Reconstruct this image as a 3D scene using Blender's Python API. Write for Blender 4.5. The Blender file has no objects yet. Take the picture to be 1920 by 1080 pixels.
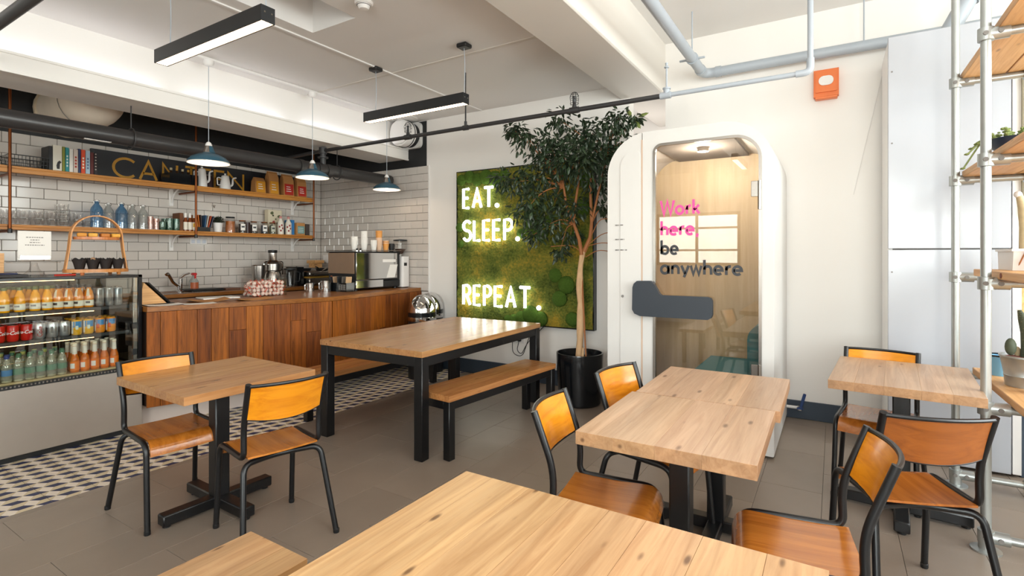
import bpy, bmesh, math, random
from math import pi, sin, cos, radians
from mathutils import Vector, Matrix, noise as mnoise

random.seed(7)
SC = bpy.context.scene
COL = SC.collection

# ------------------------------------------------------------------ camera
cam_d = bpy.data.cameras.new('camera')
cam = bpy.data.objects.new('camera', cam_d)
COL.objects.link(cam)
cam.location = (0, 0, 1.42)
cam.rotation_euler = (pi / 2, 0, radians(31.913))
cam_d.sensor_width = 36.0
cam_d.lens = 971.5 / 1920 * 36.0
cam_d.shift_y = -62.0 / 1920
cam_d.clip_start = 0.05
SC.camera = cam

# ------------------------------------------------------------------ exposure, sky, daylight
SC.view_settings.view_transform = 'Standard'
SC.view_settings.look = 'None'
SC.view_settings.exposure = -0.3
SC.view_settings.gamma = 1.0
SC.view_settings.use_curve_mapping = False
SC.cycles.max_bounces = 8
SC.cycles.diffuse_bounces = 5
SC.cycles.glossy_bounces = 4
SC.cycles.transmission_bounces = 6
SC.cycles.transparent_max_bounces = 24
SC.cycles.caustics_reflective = False
SC.cycles.caustics_refractive = False
SC.cycles.sample_clamp_indirect = 4.0
SC.cycles.use_denoising = True

world = bpy.data.worlds.new('sky')
SC.world = world
world.use_nodes = True
wn, wl = world.node_tree.nodes, world.node_tree.links
bg = wn['Background']
sky = wn.new('ShaderNodeTexSky')
sky.sky_type = 'NISHITA'
sky.sun_disc = False
sky.sun_elevation = radians(38)
sky.sun_rotation = radians(150)
wl.new(sky.outputs['Color'], bg.inputs['Color'])
bg.inputs['Strength'].default_value = 0.3


def area_light(name, loc, target, sx, sy, power, col=(1, 1, 1)):
    d = bpy.data.lights.new(name, 'AREA')
    d.shape = 'RECTANGLE'
    d.size, d.size_y = sx, sy
    d.energy = power
    d.color = col
    o = bpy.data.objects.new(name, d)
    COL.objects.link(o)
    o.location = loc
    v = Vector(target) - Vector(loc)
    o.rotation_euler = v.to_track_quat('-Z', 'Y').to_euler()
    return o


DAY = (0.95, 0.98, 1.0)
area_light('window_daylight_right', (3.05, 2.0, 2.2), (0, 2.0, 2.8), 5.2, 2.3, 760, DAY)
area_light('window_daylight_back', (-2.45, -3.5, 1.75), (-2.45, 4, 1.9), 1.9, 1.3, 70, DAY)
area_light('window_daylight_back_left', (-5.0, -3.5, 1.9), (-5.0, 4, 1.9), 2.2, 2.0, 60, DAY)
area_light('skylight', (0.5, 0.2, 3.42), (0.5, 0.2, 0), 2.6, 2.6, 45, DAY)
area_light('window_daylight_back_right', (0.9, -3.5, 1.9), (0.9, 4, 1.9), 2.9, 2.1, 620, DAY)


# ------------------------------------------------------------------ mesh builder
class MB:
    def __init__(s):
        s.v, s.f, s.m = [], [], []

    def add(s, vs, fs, mi=0):
        k = len(s.v)
        s.v += [tuple(p) for p in vs]
        s.f += [tuple(i + k for i in f) for f in fs]
        s.m += [mi] * len(fs)
        return s

    def join(s, o, mi=None):
        k = len(s.v)
        s.v += o.v
        s.f += [tuple(i + k for i in f) for f in o.f]
        s.m += o.m if mi is None else [mi] * len(o.f)
        return s

    def xf(s, M):
        s.v = [tuple(M @ Vector(p)) for p in s.v]
        return s

    def rotz(s, a, at=(0, 0, 0)):
        c = Vector(at)
        return s.xf(Matrix.Translation(c) @ Matrix.Rotation(a, 4, 'Z') @ Matrix.Translation(-c))

    def move(s, x, y, z):
        s.v = [(p[0] + x, p[1] + y, p[2] + z) for p in s.v]
        return s

    def box(s, x0, y0, z0, x1, y1, z1, c=0.0, mi=0):
        x0, x1 = min(x0, x1), max(x0, x1)
        y0, y1 = min(y0, y1), max(y0, y1)
        z0, z1 = min(z0, z1), max(z0, z1)
        if c <= 0:
            vs = [(x, y, z) for z in (z0, z1) for y in (y0, y1) for x in (x0, x1)]
            return s.add(vs, [(0, 2, 3, 1), (4, 5, 7, 6), (0, 1, 5, 4), (2, 6, 7, 3), (0, 4, 6, 2), (1, 3, 7, 5)], mi)
        c = min(c, (x1 - x0) * .49, (y1 - y0) * .49, (z1 - z0) * .49)
        lo, hi = (x0, y0, z0), (x1, y1, z1)
        vs, idx = [], {}
        for sx in (0, 1):
            for sy in (0, 1):
                for sz in (0, 1):
                    sg = (sx, sy, sz)
                    for a in range(3):
                        p = []
                        for k in range(3):
                            e = hi[k] if sg[k] else lo[k]
                            if k != a:
                                e += -c if sg[k] else c
                            p.append(e)
                        idx[sg + (a,)] = len(vs)
                        vs.append(tuple(p))
        fs = []
        for a in range(3):
            b, d = (a + 1) % 3, (a + 2) % 3
            for sa in (0, 1):
                q = []
                for sb, sd in ((0, 0), (1, 0), (1, 1), (0, 1)):
                    sg = [0, 0, 0]
                    sg[a], sg[b], sg[d] = sa, sb, sd
                    q.append(idx[tuple(sg) + (a,)])
                fs.append(tuple(q if sa else q[::-1]))
            for sb in (0, 1):
                for sd in (0, 1):
                    g0, g1 = [0, 0, 0], [0, 0, 0]
                    g0[a], g1[a] = 0, 1
                    g0[b] = g1[b] = sb
                    g0[d] = g1[d] = sd
                    g0, g1 = tuple(g0), tuple(g1)
                    q = [idx[g0 + (b,)], idx[g1 + (b,)], idx[g1 + (d,)], idx[g0 + (d,)]]
                    fs.append(tuple(q if (sb + sd) % 2 == 0 else q[::-1]))
        for sx in (0, 1):
            for sy in (0, 1):
                for sz in (0, 1):
                    q = [idx[(sx, sy, sz, a)] for a in range(3)]
                    fs.append(tuple(q if (sx + sy + sz) % 2 else q[::-1]))
        return s.add(vs, fs, mi)

    def tube(s, path, r, n=8, closed=False, caps=True, mi=0):
        P = [Vector(p) for p in path]
        N = len(P)
        rs = r if isinstance(r, (list, tuple)) else [r] * N
        T = []
        for i in range(N):
            a = P[i - 1] if (i > 0 or closed) else P[i]
            b = P[(i + 1) % N] if (i < N - 1 or closed) else P[i]
            t = (b - a)
            T.append(t.normalized() if t.length > 1e-9 else Vector((0, 0, 1)))
        up = Vector((0, 0, 1)) if abs(T[0].z) < .9 else Vector((1, 0, 0))
        u = T[0].cross(up).normalized()
        vs, fs = [], []
        for i in range(N):
            u = (u - T[i] * u.dot(T[i]))
            u = u.normalized() if u.length > 1e-6 else T[i].orthogonal().normalized()
            w = T[i].cross(u)
            for k in range(n):
                a = 2 * pi * k / n
                vs.append(P[i] + (u * cos(a) + w * sin(a)) * rs[i])
        M = N if closed else N - 1
        for i in range(M):
            j = (i + 1) % N
            for k in range(n):
                l = (k + 1) % n
                fs.append((i * n + k, i * n + l, j * n + l, j * n + k))
        if caps and not closed:
            fs.append(tuple(range(n))[::-1])
            fs.append(tuple((N - 1) * n + k for k in range(n)))
        return s.add(vs, fs, mi)

    def cyl(s, p0, p1, r, r1=None, n=12, mi=0, caps=True):
        return s.tube([p0, p1], [r, r if r1 is None else r1], n, False, caps, mi)

    def lathe(s, prof, n=16, at=(0, 0, 0), mi=0, a0=0, a1=2 * pi, caps=True):
        full = abs(a1 - a0 - 2 * pi) < 1e-6
        m = n if full else n + 1
        vs, fs = [], []
        for r, z in prof:
            for k in range(m):
                a = a0 + (a1 - a0) * k / n
                vs.append((at[0] + r * cos(a), at[1] + r * sin(a), at[2] + z))
        for i in range(len(prof) - 1):
            for k in range(n):
                l = (k + 1) % m
                fs.append((i * m + k, i * m + l, (i + 1) * m + l, (i + 1) * m + k))
        if full and caps:
            if prof[0][0] > 1e-4:
                fs.append(tuple(range(n))[::-1])
            if prof[-1][0] > 1e-4:
                fs.append(tuple((len(prof) - 1) * n + k for k in range(n)))
        return s.add(vs, fs, mi)

    def prism(s, poly, t0, t1, fn=None, mi=0):
        """poly in 2D, extruded from t0 to t1; fn maps (a, b, t) to xyz."""
        fn = fn or (lambda a, b, t: (a, b, t))
        n = len(poly)
        vs = [fn(a, b, t0) for a, b in poly] + [fn(a, b, t1) for a, b in poly]
        fs = [tuple(range(n))[::-1], tuple(range(n, 2 * n))]
        fs += [(i, (i + 1) % n, n + (i + 1) % n, n + i) for i in range(n)]
        return s.add(vs, fs, mi)

    def ball(s, c, r, nu=10, nv=6, sc=(1, 1, 1), mi=0, v0=-pi / 2, v1=pi / 2):
        prof = []
        for i in range(nv + 1):
            a = v0 + (v1 - v0) * i / nv
            prof.append((max(cos(a) * r, 1e-5), sin(a) * r))
        o = MB().lathe(prof, nu)
        o.v = [(c[0] + p[0] * sc[0], c[1] + p[1] * sc[1], c[2] + p[2] * sc[2]) for p in o.v]
        return s.join(o, mi)

    def ring(s, outer, inner, t0, t1, fn, mi=0):
        """two matching outlines, solid between them."""
        n = len(outer)
        vs = []
        for t in (t0, t1):
            vs += [fn(a, b, t) for a, b in outer]
            vs += [fn(a, b, t) for a, b in inner]
        fs = []
        for i in range(n):
            j = (i + 1) % n
            fs.append((i, j, n + j, n + i))
            fs.append((2 * n + i, 3 * n + i, 3 * n + j, 2 * n + j))
            fs.append((i, 2 * n + i, 2 * n + j, j))
            fs.append((n + i, n + j, 3 * n + j, 3 * n + i))
        return s.add(vs, fs, mi)


ROOT = {}


def _tf(root):
    return ROOT.get(root.name, Matrix.Identity(4))


def mesh_of(name, mb, mats, angle=38, inv=None, recalc=True):
    me = bpy.data.meshes.new(name)
    vs = mb.v if inv is None else [tuple(inv @ Vector(p)) for p in mb.v]
    me.from_pydata(vs, [], mb.f)
    mats = mats if isinstance(mats, (list, tuple)) else [mats]
    for m in mats:
        me.materials.append(m)
    if len(mats) > 1:
        me.polygons.foreach_set('material_index', mb.m)
    if recalc:
        b = bmesh.new()
        b.from_mesh(me)
        bmesh.ops.recalc_face_normals(b, faces=b.faces)
        b.to_mesh(me)
        b.free()
    if angle:
        me.polygons.foreach_set('use_smooth', [True] * len(me.polygons))
        me.set_sharp_from_angle(angle=radians(angle))
    me.update()
    return me


def props(o, label=None, cat=None, group=None, kind=None):
    if label:
        o['label'] = label
    if cat:
        o['category'] = cat
    if group:
        o['group'] = group
    if kind:
        o['kind'] = kind
    return o


def thing(name, label, cat, loc=(0, 0, 0), rz=0.0, group=None, kind=None):
    o = bpy.data.objects.new(name, None)
    o.empty_display_size = .1
    COL.objects.link(o)
    o.location = loc
    o.rotation_euler = (0, 0, rz)
    ROOT[o.name] = Matrix.Translation(Vector(loc)) @ Matrix.Rotation(rz, 4, 'Z')
    return props(o, label, cat, group, kind)


def part(name, mb, mats, parent, label=None, kind=None, angle=38):
    """a mesh given in world coordinates, hung under parent."""
    inv = _tf(parent).inverted()
    me = mesh_of(name, mb, mats, angle, inv)
    o = bpy.data.objects.new(name, me)
    COL.objects.link(o)
    o.parent = parent
    ROOT[o.name] = _tf(parent)
    if parent.type == 'MESH' and parent.parent is None and parent.name in ROOT:
        pass
    return props(o, label, None, None, kind)


def single(name, mb, mats, label, cat, loc=None, group=None, kind=None, angle=38):
    """a thing that is one mesh; its origin goes to loc (default: base centre)."""
    if loc is None:
        xs, ys, zs = zip(*mb.v)
        loc = ((min(xs) + max(xs)) / 2, (min(ys) + max(ys)) / 2, min(zs))
    me = mesh_of(name, mb, mats, angle, Matrix.Translation(-Vector(loc)))
    o = bpy.data.objects.new(name, me)
    COL.objects.link(o)
    o.location = loc
    ROOT[o.name] = Matrix.Translation(Vector(loc))
    return props(o, label, cat, group, kind)


def struct(name, mb, mats, parent=None, angle=38):
    if parent is not None:
        return part(name, mb, mats, parent, angle=angle)
    o = single(name, mb, mats, None, None, loc=(0, 0, 0), kind='structure', angle=angle)
    return o


def copy_tree(o, loc=None, rz=None, label=None, group=None, scale=None, parent=None):
    c = o.copy()
    COL.objects.link(c)
    if parent is not None:
        c.parent = parent
    if loc is not None:
        c.location = loc
    if rz is not None:
        c.rotation_euler = (0, 0, rz)
    if scale is not None:
        c.scale = (scale,) * 3 if not isinstance(scale, tuple) else scale
    if label:
        c['label'] = label
    if group:
        c['group'] = group
    for ch in KIDS(o):
        copy_tree(ch, parent=c)
    return c


def KIDS(o):
    return list(o.children)


ORD = ['first', 'second', 'third', 'fourth', 'fifth', 'sixth', 'seventh', 'eighth', 'ninth', 'tenth', 'eleventh', 'twelfth', 'thirteenth', 'fourteenth', 'fifteenth', 'sixteenth']
PI = pi


def arc(cx, cy, r, a0, a1, n=10, ry=None):
    ry = r if ry is None else ry
    return [(cx + r * cos(radians(a0 + (a1 - a0) * i / n)), cy + ry * sin(radians(a0 + (a1 - a0) * i / n))) for i in range(n + 1)]


def rrect(x0, y0, x1, y1, r, n=6):
    """rounded rectangle outline; r is one radius or (bl, br, tr, tl)."""
    rs = r if isinstance(r, (tuple, list)) else (r,) * 4
    out = []
    for (cx, cy, rr, a) in ((x0 + rs[0], y0 + rs[0], rs[0], 180), (x1 - rs[1], y0 + rs[1], rs[1], 270), (x1 - rs[2], y1 - rs[2], rs[2], 0), (x0 + rs[3], y1 - rs[3], rs[3], 90)):
        out += arc(cx, cy, rr, a, a + 90, n)
    return out


def bend(pts, r, n=6):
    """polyline with rounded corners."""
    P = [Vector(p) for p in pts]
    rs = r if isinstance(r, (list, tuple)) else [r] * len(P)
    out = [P[0]]
    for i in range(1, len(P) - 1):
        a, b = (P[i - 1] - P[i]), (P[i + 1] - P[i])
        la, lb = a.length, b.length
        k = min(rs[i], la * .49, lb * .49)
        p0, p1 = P[i] + a / la * k, P[i] + b / lb * k
        for j in range(n + 1):
            t = j / n
            out.append(p0 * (1 - t) ** 2 + P[i] * 2 * t * (1 - t) + p1 * t * t)
    out.append(P[-1])
    return out


# stroke lettering: (advance width, strokes) on a cap height of 1
GL = {
    'E': (.52, [[(.5, 1), (0, 1), (0, 0), (.5, 0)], [(0, .52), (.42, .52)]]),
    'A': (.66, [[(0, 0), (.32, 1), (.64, 0)], [(.12, .33), (.52, .33)]]),
    'T': (.58, [[(0, 1), (.58, 1)], [(.29, 1), (.29, 0)]]),
    'S': (.52, [arc(.25, .755, .25, 35, 180, 8, .245)[0:] + arc(.25, .755, .25, 180, 270, 5, .245)[1:] + arc(.25, .255, .25, 90, -150, 12, .255)[1:]]),
    'L': (.46, [[(0, 1), (0, 0), (.45, 0)]]),
    'P': (.54, [[(0, 0), (0, 1), (.25, 1)] + arc(.25, .74, .26, 90, -90, 8)[1:] + [(0, .48)]]),
    'R': (.56, [[(0, 0), (0, 1), (.25, 1)] + arc(.25, .74, .26, 90, -90, 8)[1:] + [(0, .48)], [(.25, .48), (.52, 0)]]),
    'C': (.86, [arc(.48, .5, .48, 45, 315, 18, .5)]),
    'N': (.68, [[(0, 0), (0, 1), (.66, 0), (.66, 1)]]),
    '.': (.16, [[(.06, .0), (.06, .11)]]),
    'W': (1.02, [[(0, 1), (.25, 0), (.5, .95), (.75, 0), (1.0, 1)]]),
    'o': (.66, [arc(.3, .3, .27, 0, 360, 18)]),
    'r': (.38, [[(.06, 0), (.06, .6)], arc(.3, .3, .24, 180, 75, 6, .27)]),
    'k': (.52, [[(.06, 0), (.06, 1)], [(.46, .6), (.08, .27)], [(.2, .36), (.48, 0)]]),
    'h': (.6, [[(.06, 0), (.06, 1)], arc(.29, .33, .23, 180, 0, 8, .24) + [(.52, 0)]]),
    'e': (.66, [[(.05, .3), (.57, .3)] + arc(.3, .3, .27, 0, 315, 16)[1:]]),
    ',': (.24, [[(.12, .08), (.06, -.17)]]),
    'b': (.68, [[(.06, 1), (.06, 0)], arc(.33, .3, .27, 0, 360, 18)]),
    'a': (.68, [arc(.3, .3, .27, 0, 360, 18), [(.58, .6), (.58, 0)]]),
    'n': (.6, [[(.06, 0), (.06, .6)], arc(.29, .33, .23, 180, 0, 8, .24) + [(.52, 0)]]),
    'y': (.56, [[(.02, .6), (.28, .02)], [(.54, .6), (.2, -.22)]]),
    'w': (.8, [[(.02, .6), (.2, 0), (.39, .56), (.58, 0), (.76, .6)]]),
    'c': (.58, [arc(.3, .3, .27, 45, 315, 14)]),
    'l': (.2, [[(.08, 0), (.08, 1)]]),
    '-': (.3, [[(.03, .32), (.26, .32)]]),
    ' ': (.32, []),
}


def strokes(text, gap=.14):
    x, out = 0, []
    for ch in text:
        w, ss = GL[ch]
        out.append((ch, [[(x + a, b) for a, b in s] for s in ss]))
        x += w + gap
    return out, x - gap


def ribbon(mb, line, w, fn, t0=0.0, t1=None, mi=0):
    """flat stroke of width w along a 2D line; fn(a, b, t) -> xyz."""
    P = [Vector(p) for p in line]
    n = len(P)
    closed = (P[0] - P[-1]).length < 1e-6 and n > 3
    A, B = [], []
    for i in range(n):
        d = Vector((0, 0))
        nd = []
        if i > 0 or closed:
            e = P[i] - P[i - 1 if i > 0 else n - 2]
            if e.length > 1e-9:
                nd.append(e.normalized())
        if i < n - 1 or closed:
            e = P[i + 1 if i < n - 1 else 1] - P[i]
            if e.length > 1e-9:
                nd.append(e.normalized())
        d = sum(nd, Vector((0, 0)))
        d = d.normalized() if d.length > 1e-6 else nd[0]
        k = 1.0
        if len(nd) == 2:
            k = 1 / max(.45, abs(d.dot(nd[0])))
        q = Vector((-d.y, d.x)) * (w / 2 * k)
        e = Vector((0, 0))
        if not closed and i == 0:
            e = -d * w * .0
        A.append(P[i] + q + e)
        B.append(P[i] - q + e)
    vs = [fn(p.x, p.y, t0) for p in A] + [fn(p.x, p.y, t0) for p in B]
    fs = [(i, i + 1, n + i + 1, n + i) for i in range(n - 1)]
    if t1 is not None:
        vs += [fn(p.x, p.y, t1) for p in A] + [fn(p.x, p.y, t1) for p in B]
        fs += [(2 * n + i, 3 * n + i, 3 * n + i + 1, 2 * n + i + 1) for i in range(n - 1)]
        fs += [(i, 2 * n + i, 2 * n + i + 1, i + 1) for i in range(n - 1)]
        fs += [(n + i, n + i + 1, 3 * n + i + 1, 3 * n + i) for i in range(n - 1)]
        if not closed:
            fs += [(0, n, 3 * n, 2 * n), (n - 1, 3 * n - 1, 4 * n - 1, 2 * n - 1)]
    return mb.add(vs, fs, mi)


# ------------------------------------------------------------------ materials
def lin(r, g, b):
    f = lambda x: (x / 255) / 12.92 if x <= 10 else ((x / 255 + .055) / 1.055) ** 2.4
    return (f(r), f(g), f(b), 1)


def mat(name):
    m = bpy.data.materials.new(name)
    m.use_nodes = True
    nt = m.node_tree
    return m, nt.nodes, nt.links, nt.nodes['Principled BSDF']


def plain(name, col, rough=.5, metal=0.0, var=.06, scale=9.0, bump=0.0, bscale=60.0, coat=0.0, spec=.5, emit=None, es=0.0, rnd=0.0):
    m, N, L, B = mat(name)
    c = lin(*col)
    B.inputs['Metallic'].default_value = metal
    B.inputs['Specular IOR Level'].default_value = spec
    B.inputs['Coat Weight'].default_value = coat
    tc = N.new('ShaderNodeTexCoord')
    no = N.new('ShaderNodeTexNoise')
    no.inputs['Scale'].default_value = scale
    no.inputs['Detail'].default_value = 5
    L.new(tc.outputs['Object'], no.inputs['Vector'])
    mx = N.new('ShaderNodeMix')
    mx.data_type = 'RGBA'
    mx.inputs[6].default_value = tuple(min(1, v * (1 + var)) for v in c[:3]) + (1,)
    mx.inputs[7].default_value = tuple(v * (1 - var) for v in c[:3]) + (1,)
    L.new(no.outputs['Fac'], mx.inputs[0])
    src = mx.outputs[2]
    if rnd:
        oi = N.new('ShaderNodeObjectInfo')
        mr = N.new('ShaderNodeMapRange')
        mr.inputs[3].default_value = 1 - rnd
        mr.inputs[4].default_value = 1 + rnd
        L.new(oi.outputs['Random'], mr.inputs[0])
        hs = N.new('ShaderNodeHueSaturation')
        L.new(mr.outputs[0], hs.inputs['Value'])
        L.new(src, hs.inputs['Color'])
        src = hs.outputs[0]
    L.new(src, B.inputs['Base Color'])
    rr = N.new('ShaderNodeMapRange')
    rv = .015 if rough < .5 else .05
    rr.inputs[3].default_value = max(0, rough - rv)
    rr.inputs[4].default_value = min(1, rough + rv)
    L.new(no.outputs['Fac'], rr.inputs[0])
    L.new(rr.outputs[0], B.inputs['Roughness'])
    if bump:
        n2 = N.new('ShaderNodeTexNoise')
        n2.inputs['Scale'].default_value = bscale
        n2.inputs['Detail'].default_value = 4
        L.new(tc.outputs['Object'], n2.inputs['Vector'])
        bp = N.new('ShaderNodeBump')
        bp.inputs['Strength'].default_value = bump
        bp.inputs['Distance'].default_value = .01
        L.new(n2.outputs['Fac'], bp.inputs['Height'])
        L.new(bp.outputs[0], B.inputs['Normal'])
    if emit:
        B.inputs['Emission Color'].default_value = lin(*emit)
        B.inputs['Emission Strength'].default_value = es
    return m


def wood(name, light, dark, axis='y', rough=.4, rnd=.12, grain=1.0, knots=0.0, coat=0.0, hue=.012, streak=.84, spec=.5, ks=1.0, edge=None):
    m, N, L, B = mat(name)
    B.inputs['Coat Weight'].default_value = coat
    B.inputs['Coat Roughness'].default_value = .12
    B.inputs['Specular IOR Level'].default_value = spec
    tc = N.new('ShaderNodeTexCoord')
    oi = N.new('ShaderNodeObjectInfo')
    ad = N.new('ShaderNodeVectorMath')
    ad.operation = 'MULTIPLY_ADD'
    ad.inputs[0].default_value = (1, 1, 1)
    cb = N.new('ShaderNodeCombineXYZ')
    for k, f in enumerate((37.0, 19.0, 53.0)):
        mm = N.new('ShaderNodeMath')
        mm.operation = 'MULTIPLY'
        mm.inputs[1].default_value = f
        L.new(oi.outputs['Random'], mm.inputs[0])
        L.new(mm.outputs[0], cb.inputs[k])
    L.new(tc.outputs['Object'], ad.inputs[0])
    ad.inputs[1].default_value = (1, 1, 1)
    L.new(cb.outputs[0], ad.inputs[2])
    mp = N.new('ShaderNodeMapping')
    along = 1.3 * grain
    across = 24.0 * grain
    sc = {'x': (along, across, across), 'y': (across, along, across), 'z': (across, across, along)}[axis]
    mp.inputs['Scale'].default_value = sc
    L.new(ad.outputs[0], mp.inputs['Vector'])
    no = N.new('ShaderNodeTexNoise')
    no.inputs['Scale'].default_value = 1.6
    no.inputs['Detail'].default_value = 8
    no.inputs['Roughness'].default_value = .62
    no.inputs['Distortion'].default_value = 1.1
    L.new(mp.outputs[0], no.inputs['Vector'])
    rp = N.new('ShaderNodeValToRGB')
    rp.color_ramp.elements[0].position = .24
    rp.color_ramp.elements[0].color = lin(*dark)
    rp.color_ramp.elements[1].position = .6
    rp.color_ramp.elements[1].color = lin(*light)
    L.new(no.outputs['Fac'], rp.inputs['Fac'])
    src = rp.outputs['Color']
    # slow tonal drift over the board
    n3 = N.new('ShaderNodeTexNoise')
    n3.inputs['Scale'].default_value = .42
    n3.inputs['Detail'].default_value = 4
    n3.inputs['Distortion'].default_value = .6
    L.new(mp.outputs[0], n3.inputs['Vector'])
    mr3 = N.new('ShaderNodeMapRange')
    mr3.inputs[1].default_value = .3
    mr3.inputs[2].default_value = .7
    mr3.inputs[3].default_value = streak
    mr3.inputs[4].default_value = 1.06
    L.new(n3.outputs['Fac'], mr3.inputs[0])
    if knots:
        vm = N.new('ShaderNodeMapping')
        a, c = 4.2 * ks, 13.0 * ks
        vm.inputs['Scale'].default_value = {'x': (a, c, c), 'y': (c, a, c), 'z': (c, c, a)}[axis]
        L.new(ad.outputs[0], vm.inputs['Vector'])
        vo = N.new('ShaderNodeTexVoronoi')
        vo.inputs['Scale'].default_value = 1.0
        vo.inputs['Randomness'].default_value = 1.0
        L.new(vm.outputs[0], vo.inputs['Vector'])
        kr = N.new('ShaderNodeMapRange')
        kr.interpolation_type = 'SMOOTHSTEP'
        kr.inputs[1].default_value = .05
        kr.inputs[2].default_value = .17
        kr.inputs[3].default_value = 1 - knots
        kr.inputs[4].default_value = 1.0
        L.new(vo.outputs['Distance'], kr.inputs[0])
        mk = N.new('ShaderNodeMix')
        mk.data_type = 'RGBA'
        mk.inputs[6].default_value = lin(dark[0] * .5, dark[1] * .42, dark[2] * .36)
        L.new(kr.outputs[0], mk.inputs[0])
        L.new(src, mk.inputs[7])
        src = mk.outputs[2]
    mr = N.new('ShaderNodeMapRange')
    mr.inputs[3].default_value = 1 - rnd
    mr.inputs[4].default_value = 1 + rnd
    L.new(oi.outputs['Random'], mr.inputs[0])
    vv = N.new('ShaderNodeMath')
    vv.operation = 'MULTIPLY'
    L.new(mr.outputs[0], vv.inputs[0])
    L.new(mr3.outputs[0], vv.inputs[1])
    hs = N.new('ShaderNodeHueSaturation')
    L.new(vv.outputs[0], hs.inputs['Value'])
    mh = N.new('ShaderNodeMapRange')
    mh.inputs[3].default_value = .5 - hue
    mh.inputs[4].default_value = .5 + hue
    L.new(oi.outputs['Random'], mh.inputs[0])
    L.new(mh.outputs[0], hs.inputs['Hue'])
    L.new(src, hs.inputs['Color'])
    last = hs.outputs[0]
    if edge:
        # side and end faces are tinted darker than the top
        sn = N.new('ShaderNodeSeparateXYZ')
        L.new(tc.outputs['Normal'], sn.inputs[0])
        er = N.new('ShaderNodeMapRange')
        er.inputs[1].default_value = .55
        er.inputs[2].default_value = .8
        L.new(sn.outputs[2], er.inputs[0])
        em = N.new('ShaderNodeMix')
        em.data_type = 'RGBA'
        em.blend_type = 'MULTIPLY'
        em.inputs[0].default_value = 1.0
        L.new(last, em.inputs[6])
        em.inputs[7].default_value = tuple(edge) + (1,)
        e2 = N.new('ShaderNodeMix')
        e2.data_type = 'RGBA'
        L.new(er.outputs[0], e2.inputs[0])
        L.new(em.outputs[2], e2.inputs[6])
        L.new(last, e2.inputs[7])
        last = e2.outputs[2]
    L.new(last, B.inputs['Base Color'])
    B.inputs['Roughness'].default_value = rough
    bp = N.new('ShaderNodeBump')
    bp.inputs['Strength'].default_value = .12
    bp.inputs['Distance'].default_value = .004
    L.new(no.outputs['Fac'], bp.inputs['Height'])
    L.new(bp.outputs[0], B.inputs['Normal'])
    return m


def glass(name, tint=(255, 255, 255), refl=.06, rough=.0, body=0.0, edge=.4):
    """thin clear glass: lets light straight through, mirrors more at grazing angles."""
    m, N, L, B = mat(name)
    N.remove(B)
    out = N['Material Output']
    tr = N.new('ShaderNodeBsdfTransparent')
    tr.inputs[0].default_value = lin(*tint)
    gl = N.new('ShaderNodeBsdfGlossy')
    gl.inputs['Roughness'].default_value = rough
    lw = N.new('ShaderNodeLayerWeight')
    lw.inputs['Blend'].default_value = .35
    mr = N.new('ShaderNodeMapRange')
    mr.inputs[3].default_value = refl
    mr.inputs[4].default_value = edge
    L.new(lw.outputs['Facing'], mr.inputs[0])
    mx = N.new('ShaderNodeMixShader')
    L.new(mr.outputs[0], mx.inputs[0])
    L.new(tr.outputs[0], mx.inputs[1])
    L.new(gl.outputs[0], mx.inputs[2])
    last = mx
    if body:
        df = N.new('ShaderNodeBsdfDiffuse')
        df.inputs[0].default_value = lin(*tint)
        m2 = N.new('ShaderNodeMixShader')
        m2.inputs[0].default_value = body
        L.new(mx.outputs[0], m2.inputs[1])
        L.new(df.outputs[0], m2.inputs[2])
        last = m2
    L.new(last.outputs[0], out.inputs['Surface'])
    return m


def emitter(name, col, strength):
    m, N, L, B = mat(name)
    B.inputs['Base Color'].default_value = (.8, .8, .8, 1)
    B.inputs['Emission Color'].default_value = lin(*col)
    B.inputs['Emission Strength'].default_value = strength
    return m


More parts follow.
